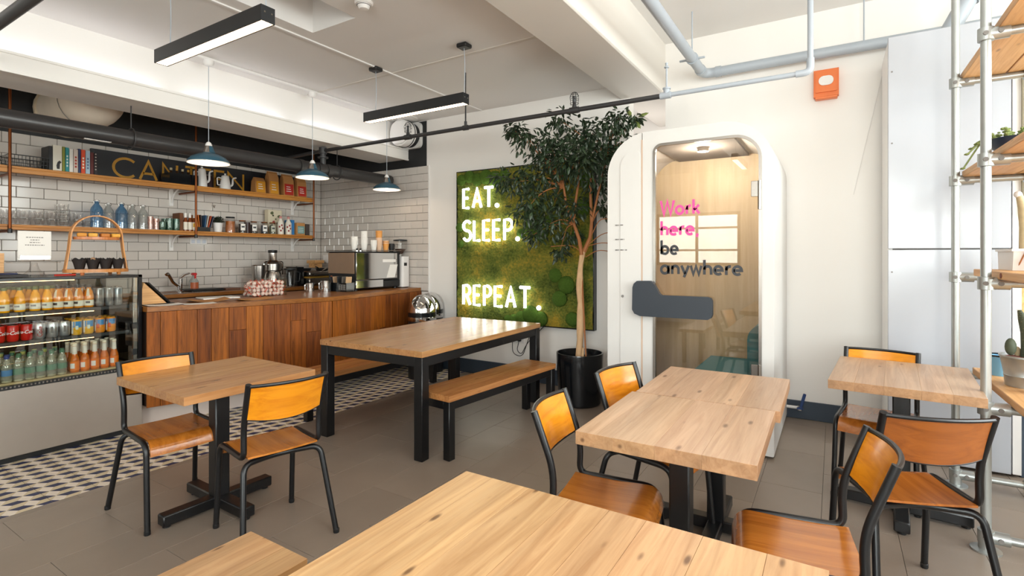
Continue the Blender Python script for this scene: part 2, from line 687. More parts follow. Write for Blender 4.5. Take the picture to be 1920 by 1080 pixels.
def cube_tile_material():
    """printed tumbling-block pattern in world metres (flat print on the tiles)."""
    m, N, L, B = mat('cube_pattern_tile')
    geo = N.new('ShaderNodeNewGeometry')
    sp = N.new('ShaderNodeSeparateXYZ')
    L.new(geo.outputs['Position'], sp.inputs[0])

    def mth(op, a, b=None):
        n = N.new('ShaderNodeMath')
        n.operation = op
        for k, v in enumerate((a, b)):
            if v is None:
                continue
            if isinstance(v, (int, float)):
                n.inputs[k].default_value = v
            else:
                L.new(v, n.inputs[k])
        return n.outputs[0]

    a, per = .104, .2155
    h = per / 3
    sl = (h / 2) / (a / 2)
    x = mth('ADD', sp.outputs[0], 20.0 * a)
    y = mth('ADD', sp.outputs[1], 10 * per - .06)
    X = mth('FLOOR', mth('DIVIDE', x, a / 2))
    xl = mth('SUBTRACT', x, mth('MULTIPLY', X, a / 2))
    yy = mth('SUBTRACT', y, mth('MULTIPLY', X, per / 2))
    yy = mth('ADD', yy, 100 * per)
    sx = mth('MULTIPLY', xl, sl)
    y1 = mth('MODULO', mth('SUBTRACT', yy, sx), per)
    y2 = mth('MODULO', mth('ADD', yy, sx), per)
    navy = mth('GREATER_THAN', y1, per - h)
    cream = mth('MULTIPLY', mth('GREATER_THAN', y2, h), mth('LESS_THAN', y2, 2 * h))
    no = N.new('ShaderNodeTexNoise')
    no.inputs['Scale'].default_value = 25
    L.new(geo.outputs['Position'], no.inputs['Vector'])
    m1 = N.new('ShaderNodeMix')
    m1.data_type = 'RGBA'
    m1.inputs[6].default_value = lin(236, 222, 206)
    m1.inputs[7].default_value = lin(214, 196, 162)
    L.new(cream, m1.inputs[0])
    m2 = N.new('ShaderNodeMix')
    m2.data_type = 'RGBA'
    L.new(navy, m2.inputs[0])
    L.new(m1.outputs[2], m2.inputs[6])
    m2.inputs[7].default_value = lin(36, 44, 82)
    hs = N.new('ShaderNodeHueSaturation')
    mr = N.new('ShaderNodeMapRange')
    mr.inputs[3].default_value = .86
    mr.inputs[4].default_value = 1.08
    L.new(no.outputs['Fac'], mr.inputs[0])
    L.new(mr.outputs[0], hs.inputs['Value'])
    L.new(m2.outputs[2], hs.inputs['Color'])
    L.new(hs.outputs[0], B.inputs['Base Color'])
    B.inputs['Roughness'].default_value = .5
    return m


def moss_material():
    m, N, L, B = mat('preserved_moss')
    tc = N.new('ShaderNodeTexCoord')
    n1 = N.new('ShaderNodeTexNoise')
    n1.inputs['Scale'].default_value = 3.4
    n1.inputs['Detail'].default_value = 4
    n2 = N.new('ShaderNodeTexNoise')
    n2.inputs['Scale'].default_value = 42
    n2.inputs['Detail'].default_value = 6
    L.new(tc.outputs['Object'], n1.inputs['Vector'])
    L.new(tc.outputs['Object'], n2.inputs['Vector'])
    rp = N.new('ShaderNodeValToRGB')
    e = rp.color_ramp.elements
    e[0].position, e[0].color = .28, lin(50, 62, 26)
    e[1].position, e[1].color = .74, lin(166, 138, 48)
    for p, c in ((.40, (82, 94, 38)), (.52, (106, 112, 46)), (.62, (134, 126, 50))):
        q = e.new(p)
        q.color = lin(*c)
    ad = N.new('ShaderNodeMath')
    ad.operation = 'MULTIPLY_ADD'
    L.new(n2.outputs['Fac'], ad.inputs[0])
    ad.inputs[1].default_value = .55
    sb = N.new('ShaderNodeMath')
    sb.operation = 'SUBTRACT'
    L.new(n1.outputs['Fac'], sb.inputs[0])
    sb.inputs[1].default_value = .275
    L.new(sb.outputs[0], ad.inputs[2])
    L.new(ad.outputs[0], rp.inputs['Fac'])
    L.new(rp.outputs[0], B.inputs['Base Color'])
    B.inputs['Roughness'].default_value = .9
    B.inputs['Specular IOR Level'].default_value = .15
    bp = N.new('ShaderNodeBump')
    bp.inputs['Strength'].default_value = .9
    bp.inputs['Distance'].default_value = .02
    L.new(n2.outputs['Fac'], bp.inputs['Height'])
    L.new(bp.outputs[0], B.inputs['Normal'])
    return m


W_white = plain('white_wall_paint', (237, 233, 228), .6, var=.015, scale=2.5, bump=.03, bscale=90)
W_ceil = plain('white_ceiling_paint', (230, 227, 224), .7, var=.02, scale=1.7, bump=.03, bscale=60)
W_beam = plain('white_beam_paint', (220, 214, 206), .6, var=.02, scale=2.0)
M_tile = plain('glazed_white_tile', (206, 199, 192), .12, var=.03, scale=4, rnd=.045)
M_grout = plain('grey_grout', (120, 112, 106), .85, bump=.15)
M_black_paint = plain('black_wall_paint', (26, 27, 29), .6, var=.1)
M_floor = plain('grey_brown_floor_tile', (136, 122, 109), .34, var=.09, scale=5.5, bump=.03, bscale=160, rnd=.05)
M_floor_joint = plain('floor_joint', (84, 78, 73), .8)
M_cube = cube_tile_material()
M_tile_joint = plain('tile_joint', (150, 132, 112), .8)
M_skirt = plain('navy_skirting', (52, 63, 76), .45)
M_blacksteel = plain('black_powder_steel', (11, 11, 13), .36, var=.1, spec=.5, bump=.03, bscale=220)
M_black = plain('black_plastic', (22, 23, 25), .42)
M_blackgloss = plain('black_gloss', (16, 18, 21), .16)
M_copper = plain('copper_pipe', (122, 68, 36), .42, metal=.85, var=.15)
M_galv = plain('galvanised_steel', (176, 180, 178), .34, metal=.75, var=.12, scale=14)
M_pipegrey = plain('grey_pipe_paint', (166, 173, 181), .42, var=.05)
M_pipedark = plain('dark_pipe_paint', (48, 47, 48), .42, var=.08)
M_duct = plain('dark_duct_paint', (52, 50, 50), .34, var=.1)
M_white = plain('white_satin', (232, 229, 226), .4, var=.02)
M_podwhite = plain('pod_white_laminate', (214, 211, 207), .5, var=.01)
M_podseam = plain('pale_wood_edge', (206, 168, 138), .5)
M_steel = plain('brushed_steel', (172, 166, 160), .26, metal=1.0, var=.05)
M_chrome = plain('chrome', (214, 214, 214), .07, metal=1.0, var=.02)
M_fridge_steel = plain('fridge_steel_panel', (176, 166, 156), .42, metal=.7, var=.04)
M_glass = glass('clear_glass')
M_pane = glass('window_glass', (250, 252, 250), .07, edge=.4)
M_podglass = glass('pod_door_glass', (240, 236, 230), .07, edge=.3)
M_blueglass = glass('blue_glass', (150, 192, 222), .1, body=.1)
M_greenglass = glass('green_glass', (120, 175, 150), .08, body=.15)
M_waterglass = glass('water_bottle_plastic', (240, 238, 222), .1, body=.16)
M_clearbottle = glass('bottle_glass', (226, 228, 226), .1, body=.12)
M_acrylic = glass('clear_acrylic', (252, 251, 250), .05, body=.0, edge=.3)
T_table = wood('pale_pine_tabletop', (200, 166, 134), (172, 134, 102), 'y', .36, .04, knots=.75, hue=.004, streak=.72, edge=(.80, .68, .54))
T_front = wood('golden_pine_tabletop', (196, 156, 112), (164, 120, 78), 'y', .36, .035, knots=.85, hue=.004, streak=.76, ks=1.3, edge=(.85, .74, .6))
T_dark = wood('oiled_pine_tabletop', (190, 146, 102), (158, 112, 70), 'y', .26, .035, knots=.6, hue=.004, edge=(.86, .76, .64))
T_bench = wood('oiled_pine_bench', (188, 130, 76), (146, 90, 46), 'y', .26, .05, knots=.5, hue=.004)
T_shelf = wood('oak_shelf', (204, 136, 58), (164, 98, 34), 'y', .45, .03, hue=.003)
T_scaff = wood('scaffold_board', (228, 178, 118), (194, 136, 78), 'y', .5, .04, knots=.6, hue=.003)
T_counter = wood('walnut_counter_board', (144, 78, 22), (74, 34, 6), 'z', .5, .36, hue=.004, spec=.22)
T_ctop = wood('walnut_worktop', (158, 102, 46), (112, 64, 24), 'y', .34, .04, hue=.003, spec=.35)
T_ply = wood('orange_beech_ply', (224, 140, 24), (190, 104, 10), 'x', .26, .05, coat=.35, grain=.7, hue=.003)
T_seat = wood('varnished_seat_ply', (186, 112, 40), (142, 76, 20), 'y', .2, .05, coat=.5, grain=.6, hue=.003)
T_stand = wood('bent_ply_stand', (206, 132, 72), (166, 96, 44), 'z', .35, .04)
T_podwall = wood('pale_pod_veneer', (222, 202, 174), (206, 184, 150), 'z', .5, .03, grain=.5)
M_podfloor = plain('pod_carpet', (70, 50, 36), .9)
M_teal = plain('teal_fabric', (80, 136, 150), .85, var=.12, scale=30, bump=.2, bscale=300)
M_charcoal = plain('charcoal_handle', (44, 50, 58), .48, var=.05, bump=.06, bscale=180)
M_pink = plain('pink_vinyl', (226, 74, 148), .5, var=.01)
M_ink = plain('dark_vinyl', (46, 48, 52), .5, var=.01)
M_teallamp = plain('teal_enamel', (42, 80, 98), .3, var=.04)
M_lampwhite = plain('white_enamel', (242, 240, 236), .4)
M_bulb = emitter('warm_bulb', (255, 230, 200), 110)
M_led = emitter('warm_led_diffuser', (255, 216, 176), 14)
M_cove = emitter('cove_led', (240, 242, 255), 6)
M_fridgeled = emitter('fridge_led', (255, 206, 132), 5)
M_neon = emitter('neon_tube', (255, 252, 244), 9)
M_moss = moss_material()
M_mound = plain('cushion_moss', (70, 96, 36), .95, var=.35, scale=60, bump=.8, bscale=90, spec=.1)
M_leaf = plain('ficus_leaf', (42, 58, 36), .42, var=.3, scale=20, rnd=.35)
M_leaf2 = plain('pale_ficus_leaf', (112, 124, 62), .45, var=.2)
M_bark = plain('pale_bark', (214, 176, 134), .7, var=.2, scale=14, bump=.3, bscale=40)
M_twig = plain('red_brown_twig', (164, 104, 60), .7, var=.15)
M_soil = plain('dark_soil', (50, 36, 26), .95, bump=.6, bscale=60)
M_gold = plain('gold_paint', (190, 136, 34), .5, var=.15, scale=30)
M_signblack = plain('sign_black', (22, 22, 28), .45)
M_orange_plastic = plain('orange_plastic', (230, 122, 64), .4)
M_terracotta = plain('terracotta', (168, 66, 38), .75)
M_cactus = plain('cactus_green', (76, 84, 66), .7, var=.3, scale=40)
M_cactusgrey = plain('woolly_cactus', (196, 178, 140), .85, var=.2, scale=50)
M_succ = plain('succulent_green', (128, 142, 84), .6, var=.3, scale=30)
M_paper = plain('white_paper', (236, 232, 226), .7, var=.01)
M_kraft = plain('kraft_paper', (190, 134, 78), .75, var=.06)
M_cream = plain('cream_panel', (206, 198, 172), .6)
M_grayink = plain('grey_ink', (120, 116, 112), .7)


def colour(name, c, r=.4, **k):
    key = 'paint_' + name
    return bpy.data.materials.get(key) or plain(key, c, r, **k)


# ------------------------------------------------------------------ the room
ZC, ZR = 3.14, 3.50          # ceiling heights: cafe side, window side
XL, YF, YR = -6.5, 5.05, 5.15
XW, YB = 2.8, -3.2


def wall_with_holes(mb, a0, a1, z0, z1, holes, fn):
    """rectangle a0..a1 x z0..z1 minus holes (sorted, not overlapping in a), 10 cm thick; fn(a, t, z)."""
    def bx(p0, p1, q0, q1):
        if p1 - p0 < 1e-4 or q1 - q0 < 1e-4:
            return
        mb.box(*fn(p0, 0, q0), *fn(p1, .1, q1))
    a = a0
    for (h0, h1, y0, y1) in holes:
        bx(a, h0, z0, z1)
        bx(h0, h1, z0, y0)
        bx(h0, h1, y1, z1)
        a = h1
    bx(a, a1, z0, z1)
    return mb


floor = struct('floor', MB().box(XL - .1, YB - .1, -.1, XW + .1, 6.5, -.0035), plain('floor_screed', (136, 122, 109), .42, var=.06))
wall_left = struct('wall_left', MB().box(XL - .1, YB - .1, 0, XL, YF + .1, ZC + .1), W_white)
wall_far = struct('wall_far', MB().box(XL - .1, YF, 0, -1.75, YF + .12, ZC + .1), W_white)
struct('wall_recess', MB().box(-2.4, YF + .12, 0, -2.3, 6.4, 3.6).box(-2.4, 6.4, 0, -1.3, 6.5, 3.6), W_white)
struct('wall_far_right', MB().box(-1.42, YR, 0, XW + .1, 6.5, ZR + .1), W_white)
wall_right = struct('wall_right', wall_with_holes(MB(), YB, YR, 0, ZR, [(-.3, 4.3, 1.12, 3.2)], lambda a, t, z: (XW + t, a, z)), W_white)
back_holes = [(-6.0, -4.0, 1.0, 2.8), (-3.3, -1.6, 1.2, 2.3), (-.4, 2.2, 1.0, 2.8)]
wall_back = struct('wall_back', wall_with_holes(MB(), XL, XW, 0, ZR, back_holes, lambda a, t, z: (a, YB - t, z)), W_white)

# window frames and panes (behind the camera and to its right)
for k, (a0, a1, z0, z1) in enumerate(back_holes):
    w = struct('window_%d' % (k + 1), MB().ring([(a0, z0), (a1, z0), (a1, z1), (a0, z1)], [(a0 + .06, z0 + .06), (a1 - .06, z0 + .06), (a1 - .06, z1 - .06), (a0 + .06, z1 - .06)], YB - .08, YB - .02, lambda a, b, t: (a, t, b)).box((a0 + a1) / 2 - .025, YB - .08, z0, (a0 + a1) / 2 + .025, YB - .02, z1).box(a0, YB - .075, z0 + .3, a1, YB - .025, z0 + .34).box(a0, YB - .075, z1 - .34, a1, YB - .025, z1 - .3), M_blacksteel)
    part('pane', MB().box(a0 + .05, YB - .055, z0 + .05, a1 - .05, YB - .045, z1 - .05), M_pane, w)
w = struct('window_4', MB().ring([(-.3, 1.12), (4.3, 1.12), (4.3, 3.2), (-.3, 3.2)], [(-.24, 1.18), (4.24, 1.18), (4.24, 3.14), (-.24, 3.14)], XW + .02, XW + .08, lambda a, b, t: (t, a, b)).box(XW + .02, 1.2, 1.12, XW + .08, 1.26, 3.2).box(XW + .02, 2.75, 1.12, XW + .08, 2.81, 3.2), M_blacksteel)
part('pane', MB().box(XW + .045, -.25, 1.17, XW + .055, 4.25, 3.15), M_pane, w)

# ceiling with its coffer, the big cross beam, the higher ceiling by the windows
cx0, cx1, cy0, cy1 = -3.43, -2.95, 1.45, 2.59
mb = MB()
for (x0, y0, x1, y1) in ((XL, YB, cx0, YF), (cx1, YB, -1.84, YF), (cx0, YB, cx1, cy0), (cx0, cy1, cx1, YF), (-2.4, YF, -1.84, 6.5)):
    mb.box(x0, y0, ZC, x1, y1, ZC + .3)
mb.box(cx0, cy0, ZC + .3, cx1, cy1, ZC + .4)
ceiling = struct('ceiling', mb, W_ceil)
struct('ceiling_window_side', MB().box(-1.42, YB, ZR, XW, YR, ZR + .1), W_ceil)
struct('trim_1', MB().box(-1.85, YB, 3.0, -1.42, 6.45, 3.65, c=.012), W_beam)
part('beam_edge_strip', MB().box(-1.875, YB, 3.11, -1.85, YF, ZC), W_beam, ceiling)
# shallow board joint across the ceiling
part('board_joint', MB().box(-4.8, 3.55, ZC - .004, -1.86, 3.585, ZC), W_beam, ceiling)

# boxed soffit over the bar with its light ledge
soffit = struct('trim_2', MB().box(-5.27, YB, 2.67, -4.74, YF, 2.785, c=.006).box(-5.22, YB, 2.785, -4.85, YF, ZC), W_white)
part('ledge_lip', MB().box(-4.755, YB, 2.785, -4.74, YF, 2.803), W_white, soffit)
part('shadow_bead', MB().box(-4.765, YB, 2.655, -4.735, YF, 2.672), W_white, soffit)
for (y0, y1) in ((-.2, .95), (1.05, 2.12), (2.36, 3.28), (3.52, 4.72)):
    part('light_strip', MB().box(-4.80, y0, 2.786, -4.775, y1, 2.796), M_cove, soffit)

# black painted band above the tiles
part('painted_band', MB().box(XL, YB, 2.56, XL + .004, YF, ZC), M_black_paint, wall_left)
part('painted_band', MB().box(XL, YF - .004, 2.56, -4.43, YF, ZC - .005), M_black_paint, wall_far)

# metro tiles, one by one
part('grout_bed', MB().box(XL, .2, .95, XL + .004, YF, 2.56), M_grout, wall_left)
part('grout_bed', MB().box(XL, YF - .004, .95, -4.392, YF, 2.56), M_grout, wall_far)
part('tile_edge_trim', MB().box(-4.392, YF - .016, .95, -4.378, YF, 2.56), M_white, wall_far)
TW, TH = .2, .1


def metro(parent, fn_mesh, spans, place):
    cache = {}
    for (a0, a1, z0, z1) in spans:
        key = (round(a1 - a0, 4), round(z1 - z0, 4))
        if key not in cache:
            cache[key] = mesh_of('tile', fn_mesh(a1 - a0 - .004, z1 - z0 - .004), M_tile, 30)
        o = bpy.data.objects.new('tile', cache[key])
        COL.objects.link(o)
        o.parent = parent
        o.location = place((a0 + a1) / 2, (z0 + z1) / 2)
        o.rotation_euler = (random.uniform(-.004, .004), random.uniform(-.004, .004), random.uniform(-.004, .004))


def spans(a0, a1, off):
    out = []
    for k in range(16):
        z1 = 2.56 - k * TH
        a = a0 - TW + (off + (TW / 2 if k % 2 else 0)) % TW
        while a < a1 - .012:
            b0, b1 = max(a, a0), min(a + TW, a1)
            if b1 - b0 > .012:
                out.append((b0, b1, z1 - TH, z1))
            a += TW
    return out


tl = spans(1.5, YF - .012, .06)
metro(wall_left, lambda w, h: MB().box(-.0, -w / 2, -h / 2, .011, w / 2, h / 2, c=.0035), tl[:300], lambda a, z: (XL + .003, a, z))
rest = MB()
for (a0, a1, z0, z1) in tl[300:] + spans(.3, 1.5, .06):
    rest.box(XL + .003, a0 + .002, z0 + .002, XL + .014, a1 - .002, z1 - .002, c=.0035)
part('tiles', rest, M_tile, wall_left, kind='stuff')
metro(wall_far, lambda w, h: MB().box(-w / 2, -.011, -h / 2, w / 2, 0, h / 2, c=.0035), spans(XL + .014, -4.395, .1), lambda a, z: (a, YF - .003, z))

# floor tiles, one by one: grey-brown field and the printed strip along the bar
PX, PY = .335, .67
xe = -3.812
k = 0
xs = [xe] + [-.397 + PX * i for i in range(-10, 8) if -.397 + PX * i > xe + .05]
cache = {}
for i in range(len(xs) - 1):
    x0, x1 = xs[i], xs[i + 1]
    y = -.1 + (PY / 2 if i % 2 else 0) - PY
    while y < YR:
        y0, y1 = max(y, .15), min(y + PY, YR if (x0 + x1) / 2 > -.95 else YF)
        if y1 - y0 > .05:
            key = (round(x1 - x0, 3), round(y1 - y0, 3))
            if key not in cache:
                w_, l_ = x1 - x0 - .002, y1 - y0 - .002
                cache[key] = mesh_of('floor_tile', MB().box(-w_ / 2, -l_ / 2, -.0045, w_ / 2, l_ / 2, 0, c=.0008), M_floor, 20)
            o = bpy.data.objects.new('floor_tile', cache[key])
            COL.objects.link(o)
            o.parent = floor
            o.location = ((x0 + x1) / 2, (y0 + y1) / 2, 0)
        y += PY
part('joint_bed', MB().box(xe, .15, -.0036, xs[-1], YF, -.0025), M_floor_joint, floor)
part('strip_joint_bed', MB().box(-4.93, .15, -.0036, xe, YF, -.0025), M_tile_joint, floor)
P_ = .2155
cme = {}
for r in range(-4, 19):
    y0 = 1.35 + (r - 1) * P_
    y1 = min(y0 + P_, YF)
    if y1 - y0 < .02:
        continue
    for q in range(6):
        x1 = xe - q * .208
        x0 = max(x1 - .208, -4.93)
        key = (round(x1 - x0, 3), round(y1 - y0, 3))
        if key not in cme:
            w_, l_ = x1 - x0 - .0012, y1 - y0 - .003
            cme[key] = mesh_of('patterned_tile', MB().box(-w_ / 2, -l_ / 2, -.0045, w_ / 2, l_ / 2, .0004, c=.0007), M_cube, 20)
        o = bpy.data.objects.new('patterned_tile', cme[key])
        COL.objects.link(o)
        o.parent = floor
        o.location = ((x0 + x1) / 2, (y0 + y1) / 2, 0)

struct('baseboard_far', MB().box(-4.38, YF - .018, 0, -1.75, YF, .165, c=.004), M_skirt)
struct('baseboard_right', MB().box(-1.42, YR - .018, 0, .31, YR, .155, c=.004), M_skirt)

rl0 = bpy.data.lights.new('recess_fill', 'POINT')  # added fill light with no fitting, brightens the recess behind the booth
rl0.energy = 12
rl0.shadow_soft_size = .1
ro0 = bpy.data.objects.new('recess_fill', rl0)
COL.objects.link(ro0)
ro0.location = (-1.75, 5.8, 2.3)


# ------------------------------------------------------------------ tables, benches, chairs
def boards(parent, x0, y0, x1, y1, z0, z1, n, m, axis='y', name='plank', seed=1):
    """a top made of boards lying along axis."""
    rnd = random.Random(seed)
    w = [1 + rnd.uniform(-.28, .28) for _ in range(n)]
    tot = sum(w)
    a = x0 if axis == 'y' else y0
    span = (x1 - x0) if axis == 'y' else (y1 - y0)
    for i in range(n):
        b = a + span * w[i] / tot
        mb = MB()
        zz = z1 - rnd.uniform(0, .0004)
        if axis == 'y':
            mb.box(a + .0001, y0, z0, b - .0001, y1, zz, c=.0006)
        else:
            mb.box(x0, a + .0001, z0, x1, b - .0001, zz, c=.0006)
        part(name, mb, m, parent)
        a = b


def cafe_table(label, cx, cy, w, d, h, m, n, rz=0.0, th=.042, group='pedestal cafe tables', seed=1, ax_=.3):
    t = thing('cafe_table', label, 'table', (cx, cy, 0), rz, group)
    M0 = ROOT[t.name]
    ROOT[t.name] = Matrix.Identity(4)          # build locally
    boards(t, -w / 2, -d / 2, w / 2, d / 2, h - th, h, n, m, seed=seed)
    part('column', MB().box(-.04, -.04, .03, .04, .04, h - th - .006, c=.006), M_blacksteel, t)
    part('top_plate', MB().box(-.2, -.03, h - th - .02, .2, .03, h - th, c=.003).box(-.03, -.2, h - th - .0205, .03, .2, h - th - .0005, c=.003)
         .prism([(-.04, h - th - .07), (.04, h - th - .07), (.085, h - th - .012), (-.085, h - th - .012)], -.035, .035, lambda a, b, q: (a, q, b)), M_blacksteel, t)
    for (ax, ay) in ((1, 0), (0, 1)):
        L_ = ax_ if ax else .3
        mb = MB()
        if ax:
            mb.box(-L_, -.035, .014, L_, .035, .072, c=.006)
        else:
            mb.box(-.0345, -L_, .013, .0345, L_, .0705, c=.006)
        b = part('base_bar', mb, M_blacksteel, t)
        for s in (-1, 1):
            part('foot', MB().cyl((ax * s * (L_ - .03), ay * s * (L_ - .03), 0), (ax * s * (L_ - .03), ay * s * (L_ - .03), .016), .02, n=10), M_black, b)
    ROOT[t.name] = M0
    return t


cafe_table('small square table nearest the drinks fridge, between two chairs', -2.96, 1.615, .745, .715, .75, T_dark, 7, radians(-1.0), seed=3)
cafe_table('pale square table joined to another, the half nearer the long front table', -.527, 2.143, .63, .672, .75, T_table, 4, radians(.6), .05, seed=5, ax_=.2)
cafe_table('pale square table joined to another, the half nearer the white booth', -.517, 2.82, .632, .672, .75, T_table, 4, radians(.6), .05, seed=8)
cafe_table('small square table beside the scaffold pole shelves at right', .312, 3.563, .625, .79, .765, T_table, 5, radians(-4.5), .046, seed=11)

# the big table in front, mostly outside the picture
t = thing('front_table', 'large golden pine table in the foreground with dark knots', 'table', (-.49, .5, 0))
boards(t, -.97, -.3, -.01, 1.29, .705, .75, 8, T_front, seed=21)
for (x, y) in ((-.9, -.22), (-.08, -.22), (-.9, 1.18), (-.08, 1.18)):
    part('leg', MB().box(x - .03, y - .03, 0, x + .03, y + .03, .705, c=.004), M_blacksteel, t)
part('apron', MB().ring([(-.93, -.25), (-.05, -.25), (-.05, 1.21), (-.93, 1.21)], [(-.88, -.2), (-.1, -.2), (-.1, 1.16), (-.88, 1.16)], .65, .704, lambda a, b, q: (a, b, q)), M_blacksteel, t)
t = thing('front_bench', 'pale pine bench end in the foreground left of the large front table', 'bench', (-1.58, .45, 0), 0, 'benches')
boards(t, -1.74, -.3, -1.43, 1.06, .41, .45, 2, T_front, seed=22)
for (x, y) in ((-1.69, -.22), (-1.48, -.22), (-1.69, .98), (-1.48, .98)):
    part('leg', MB().box(x - .025, y - .025, 0, x + .025, y + .025, .41, c=.004), M_blacksteel, t)


def steel_bench(name, label, cat, cx, cy, w, l, h, th, leg, apr, m, n, rz, group=None, seed=1):
    t = thing(name, label, cat, (cx, cy, 0), rz, group)
    M0 = ROOT[t.name]
    ROOT[t.name] = Matrix.Identity(4)
    boards(t, -w / 2, -l / 2, w / 2, l / 2, h - th, h, n, m, seed=seed)
    hx, hy = w / 2 - .004, l / 2 - .004
    for sx in (-1, 1):
        for sy in (-1, 1):
            part('leg', MB().box(sx * hx, sy * hy, 0, sx * (hx - leg), sy * (hy - leg), h - th, c=.004), M_blacksteel, t)
    z0, z1 = h - th - apr, h - th - .001
    for s in (-1, 1):
        part('rail', MB().box(-hx + leg, s * (hy - .006), z0, hx - leg, s * (hy - leg + .012), z1, c=.003), M_blacksteel, t)
        part('rail', MB().box(s * (hx - .006), -hy + leg, z0, s * (hx - leg + .012), hy - leg, z1, c=.003), M_blacksteel, t)
    ROOT[t.name] = M0
    return t


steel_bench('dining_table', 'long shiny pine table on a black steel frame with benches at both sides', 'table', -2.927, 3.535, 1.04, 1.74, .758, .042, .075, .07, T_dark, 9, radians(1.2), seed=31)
steel_bench('bench', 'long bench on the near side of the black framed table, by the plant pot', 'bench', -2.344, 3.475, .335, 1.36, .45, .042, .06, .06, T_bench, 3, radians(-5.2), 'benches', seed=32)
steel_bench('bench', 'long bench standing between the black framed table and the bar counter', 'bench', -3.68, 3.64, .335, 1.66, .45, .042, .06, .06, T_bench, 3, radians(-1.0), 'benches', seed=33)


def make_chair():
    t = thing('school_chair', 'x', 'chair', (0, 0, 0), 0, 'bent ply cafe chairs on black tube frames')
    R = .0138
    W = .182
    for s in (-1, 1):
        path = bend([(s * (W + .004), -.245, .82), (s * W, -.165, .60), (s * W, -.172, .455), (s * (W + .006), .165, .447), (s * (W + .014), .205, .0)], [0, .12, .045, .06, 0], 7)
        part('side_frame', MB().tube(path, R, 10), M_blacksteel, t)
        part('front_foot', MB().lathe([(.0135, 0), (.0155, .004), (.0155, .02), (.0135, .022)], 10, (s * (W + .0137), .2035, 0)), M_black, t)
        part('rear_foot', MB().lathe([(.0135, 0), (.0155, .004), (.0155, .02), (.0135, .022)], 10, (s * (W + .042), -.283, 0)), M_black, t)
    path = bend([(-(W + .042), -.285, .0), (-(W + .004), -.178, .43), (0, -.1, .418), (W + .004, -.178, .43), (W + .042, -.285, .0)], [0, .05, .3, .05, 0], 8)
    part('rear_legs', MB().tube(path, R, 10), M_blacksteel, t)
    # seat: trapezoid ply, flat then rolling down over the front
    mb = MB()
    prof = [(-.185, .463), (-.1, .457), (0, .455), (.09, .458), (.13, .4585)]
    prof += [(.13 + .058 * sin(radians(a)), .4585 - .058 * (1 - cos(radians(a)))) for a in (15, 30, 45, 60, 75)] + [(.193, .385)]
    n = len(prof)
    cols = [-1, -.6, 0, .6, 1]
    vs = []
    for th in (0, -.009):
        for i, (y, z) in enumerate(prof):
            hw = .168 + .01 * i / n
            dy, dz = 0, th
            if i > 5:
                a = min(90, (i - 4) * 15)
                dy, dz = th * sin(radians(a)), th * cos(radians(a))
            for c in cols:
                vs.append((c * hw, y + dy, z + dz - .004 * (1 - c * c)))
    m = len(cols)
    fs = []
    for i in range(n - 1):
        for k in range(m - 1):
            a = i * m + k
            fs.append((a, a + 1, a + m + 1, a + m))
            b = a + n * m
            fs.append((b, b + m, b + m + 1, b + 1))
    for i in range(n - 1):
        for k in (0, m - 1):
            a = i * m + k
            fs.append((a, a + m, a + m + n * m, a + n * m))
    for k in range(m - 1):
        for i in (0, n - 1):
            a = i * m + k
            fs.append((a, a + 1, a + 1 + n * m, a + n * m))
    mb.add(vs, fs)
    part('seat', mb, M_seat_get(), t, angle=50)
    # curved back panel between the posts
    mb = MB()
    cols = [-1, -.75, -.5, -.25, 0, .25, .5, .75, 1]
    rows = [(.645, -.186), (.70, -.203), (.755, -.222), (.805, -.2405)]
    vs = []
    for th in (0, -.008):
        for (z, y) in rows:
            for c in cols:
                vs.append((c * (W - .006), y - .040 * (1 - c * c) + th, z - (.018 * (1 - c * c) if z < .66 else 0)))
    n, m = len(rows), len(cols)
    fs = []
    for i in range(n - 1):
        for k in range(m - 1):
            a = i * m + k
            fs.append((a, a + 1, a + m + 1, a + m))
            b = a + n * m
            fs.append((b, b + m, b + m + 1, b + 1))
        for k in (0, m - 1):
            a = i * m + k
            fs.append((a, a + m, a + m + n * m, a + n * m))
    for k in range(m - 1):
        for i in (0, n - 1):
            a = i * m + k
            fs.append((a, a + 1, a + 1 + n * m, a + n * m))
    mb.add(vs, fs)
    part('backrest', mb, T_ply, t, angle=50)
    top = [(c * (W + .003), -.243 - .040 * (1 - c * c) - .004, .811) for c in [i / 6 - 1 for i in range(13)]]
    part('top_rail', MB().tube(top, .0085, 8), M_blacksteel, t)
    bot = [(c * (W - .004), -.184 - .040 * (1 - c * c) - .004, .643 - .018 * (1 - c * c)) for c in [i / 6 - 1 for i in range(13)]]
    part('bottom_edge', MB().tube(bot, .0045, 6), M_blacksteel, t)
    return t


def M_seat_get():
    return T_seat


chair0 = make_chair()
chairs = [
    (-3.145, 1.463, -94.5, 'chair with its back to the drinks fridge, at the small left table'),
    (-2.492, 1.621, 77.3, 'chair at the small left table, its curved back nearest the dining table leg'),
    (-.764, 1.952, -81.7, 'chair left of the joined pale tables, nearer the front table, glossy seat in view'),
    (-.755, 2.60, -101.2, 'chair left of the joined pale tables, nearer the white booth, mostly hidden'),
    (-.118, 1.979, 98.1, 'chair right of the joined pale tables, glossy seat facing left'),
    (.24, 2.726, 21.9, 'chair with its dark back to us, in front of the table by the scaffold shelves'),
    (.215, 3.775, -188.0, 'chair facing us behind the table by the scaffold shelves'),
]
for i, (x, y, r, lb) in enumerate(chairs):
    if i == 0:
        chair0.location = (x, y, 0)
        chair0.rotation_euler = (0, 0, radians(r))
        chair0['label'] = lb
    else:
        copy_tree(chair0, (x, y, 0), radians(r), lb)

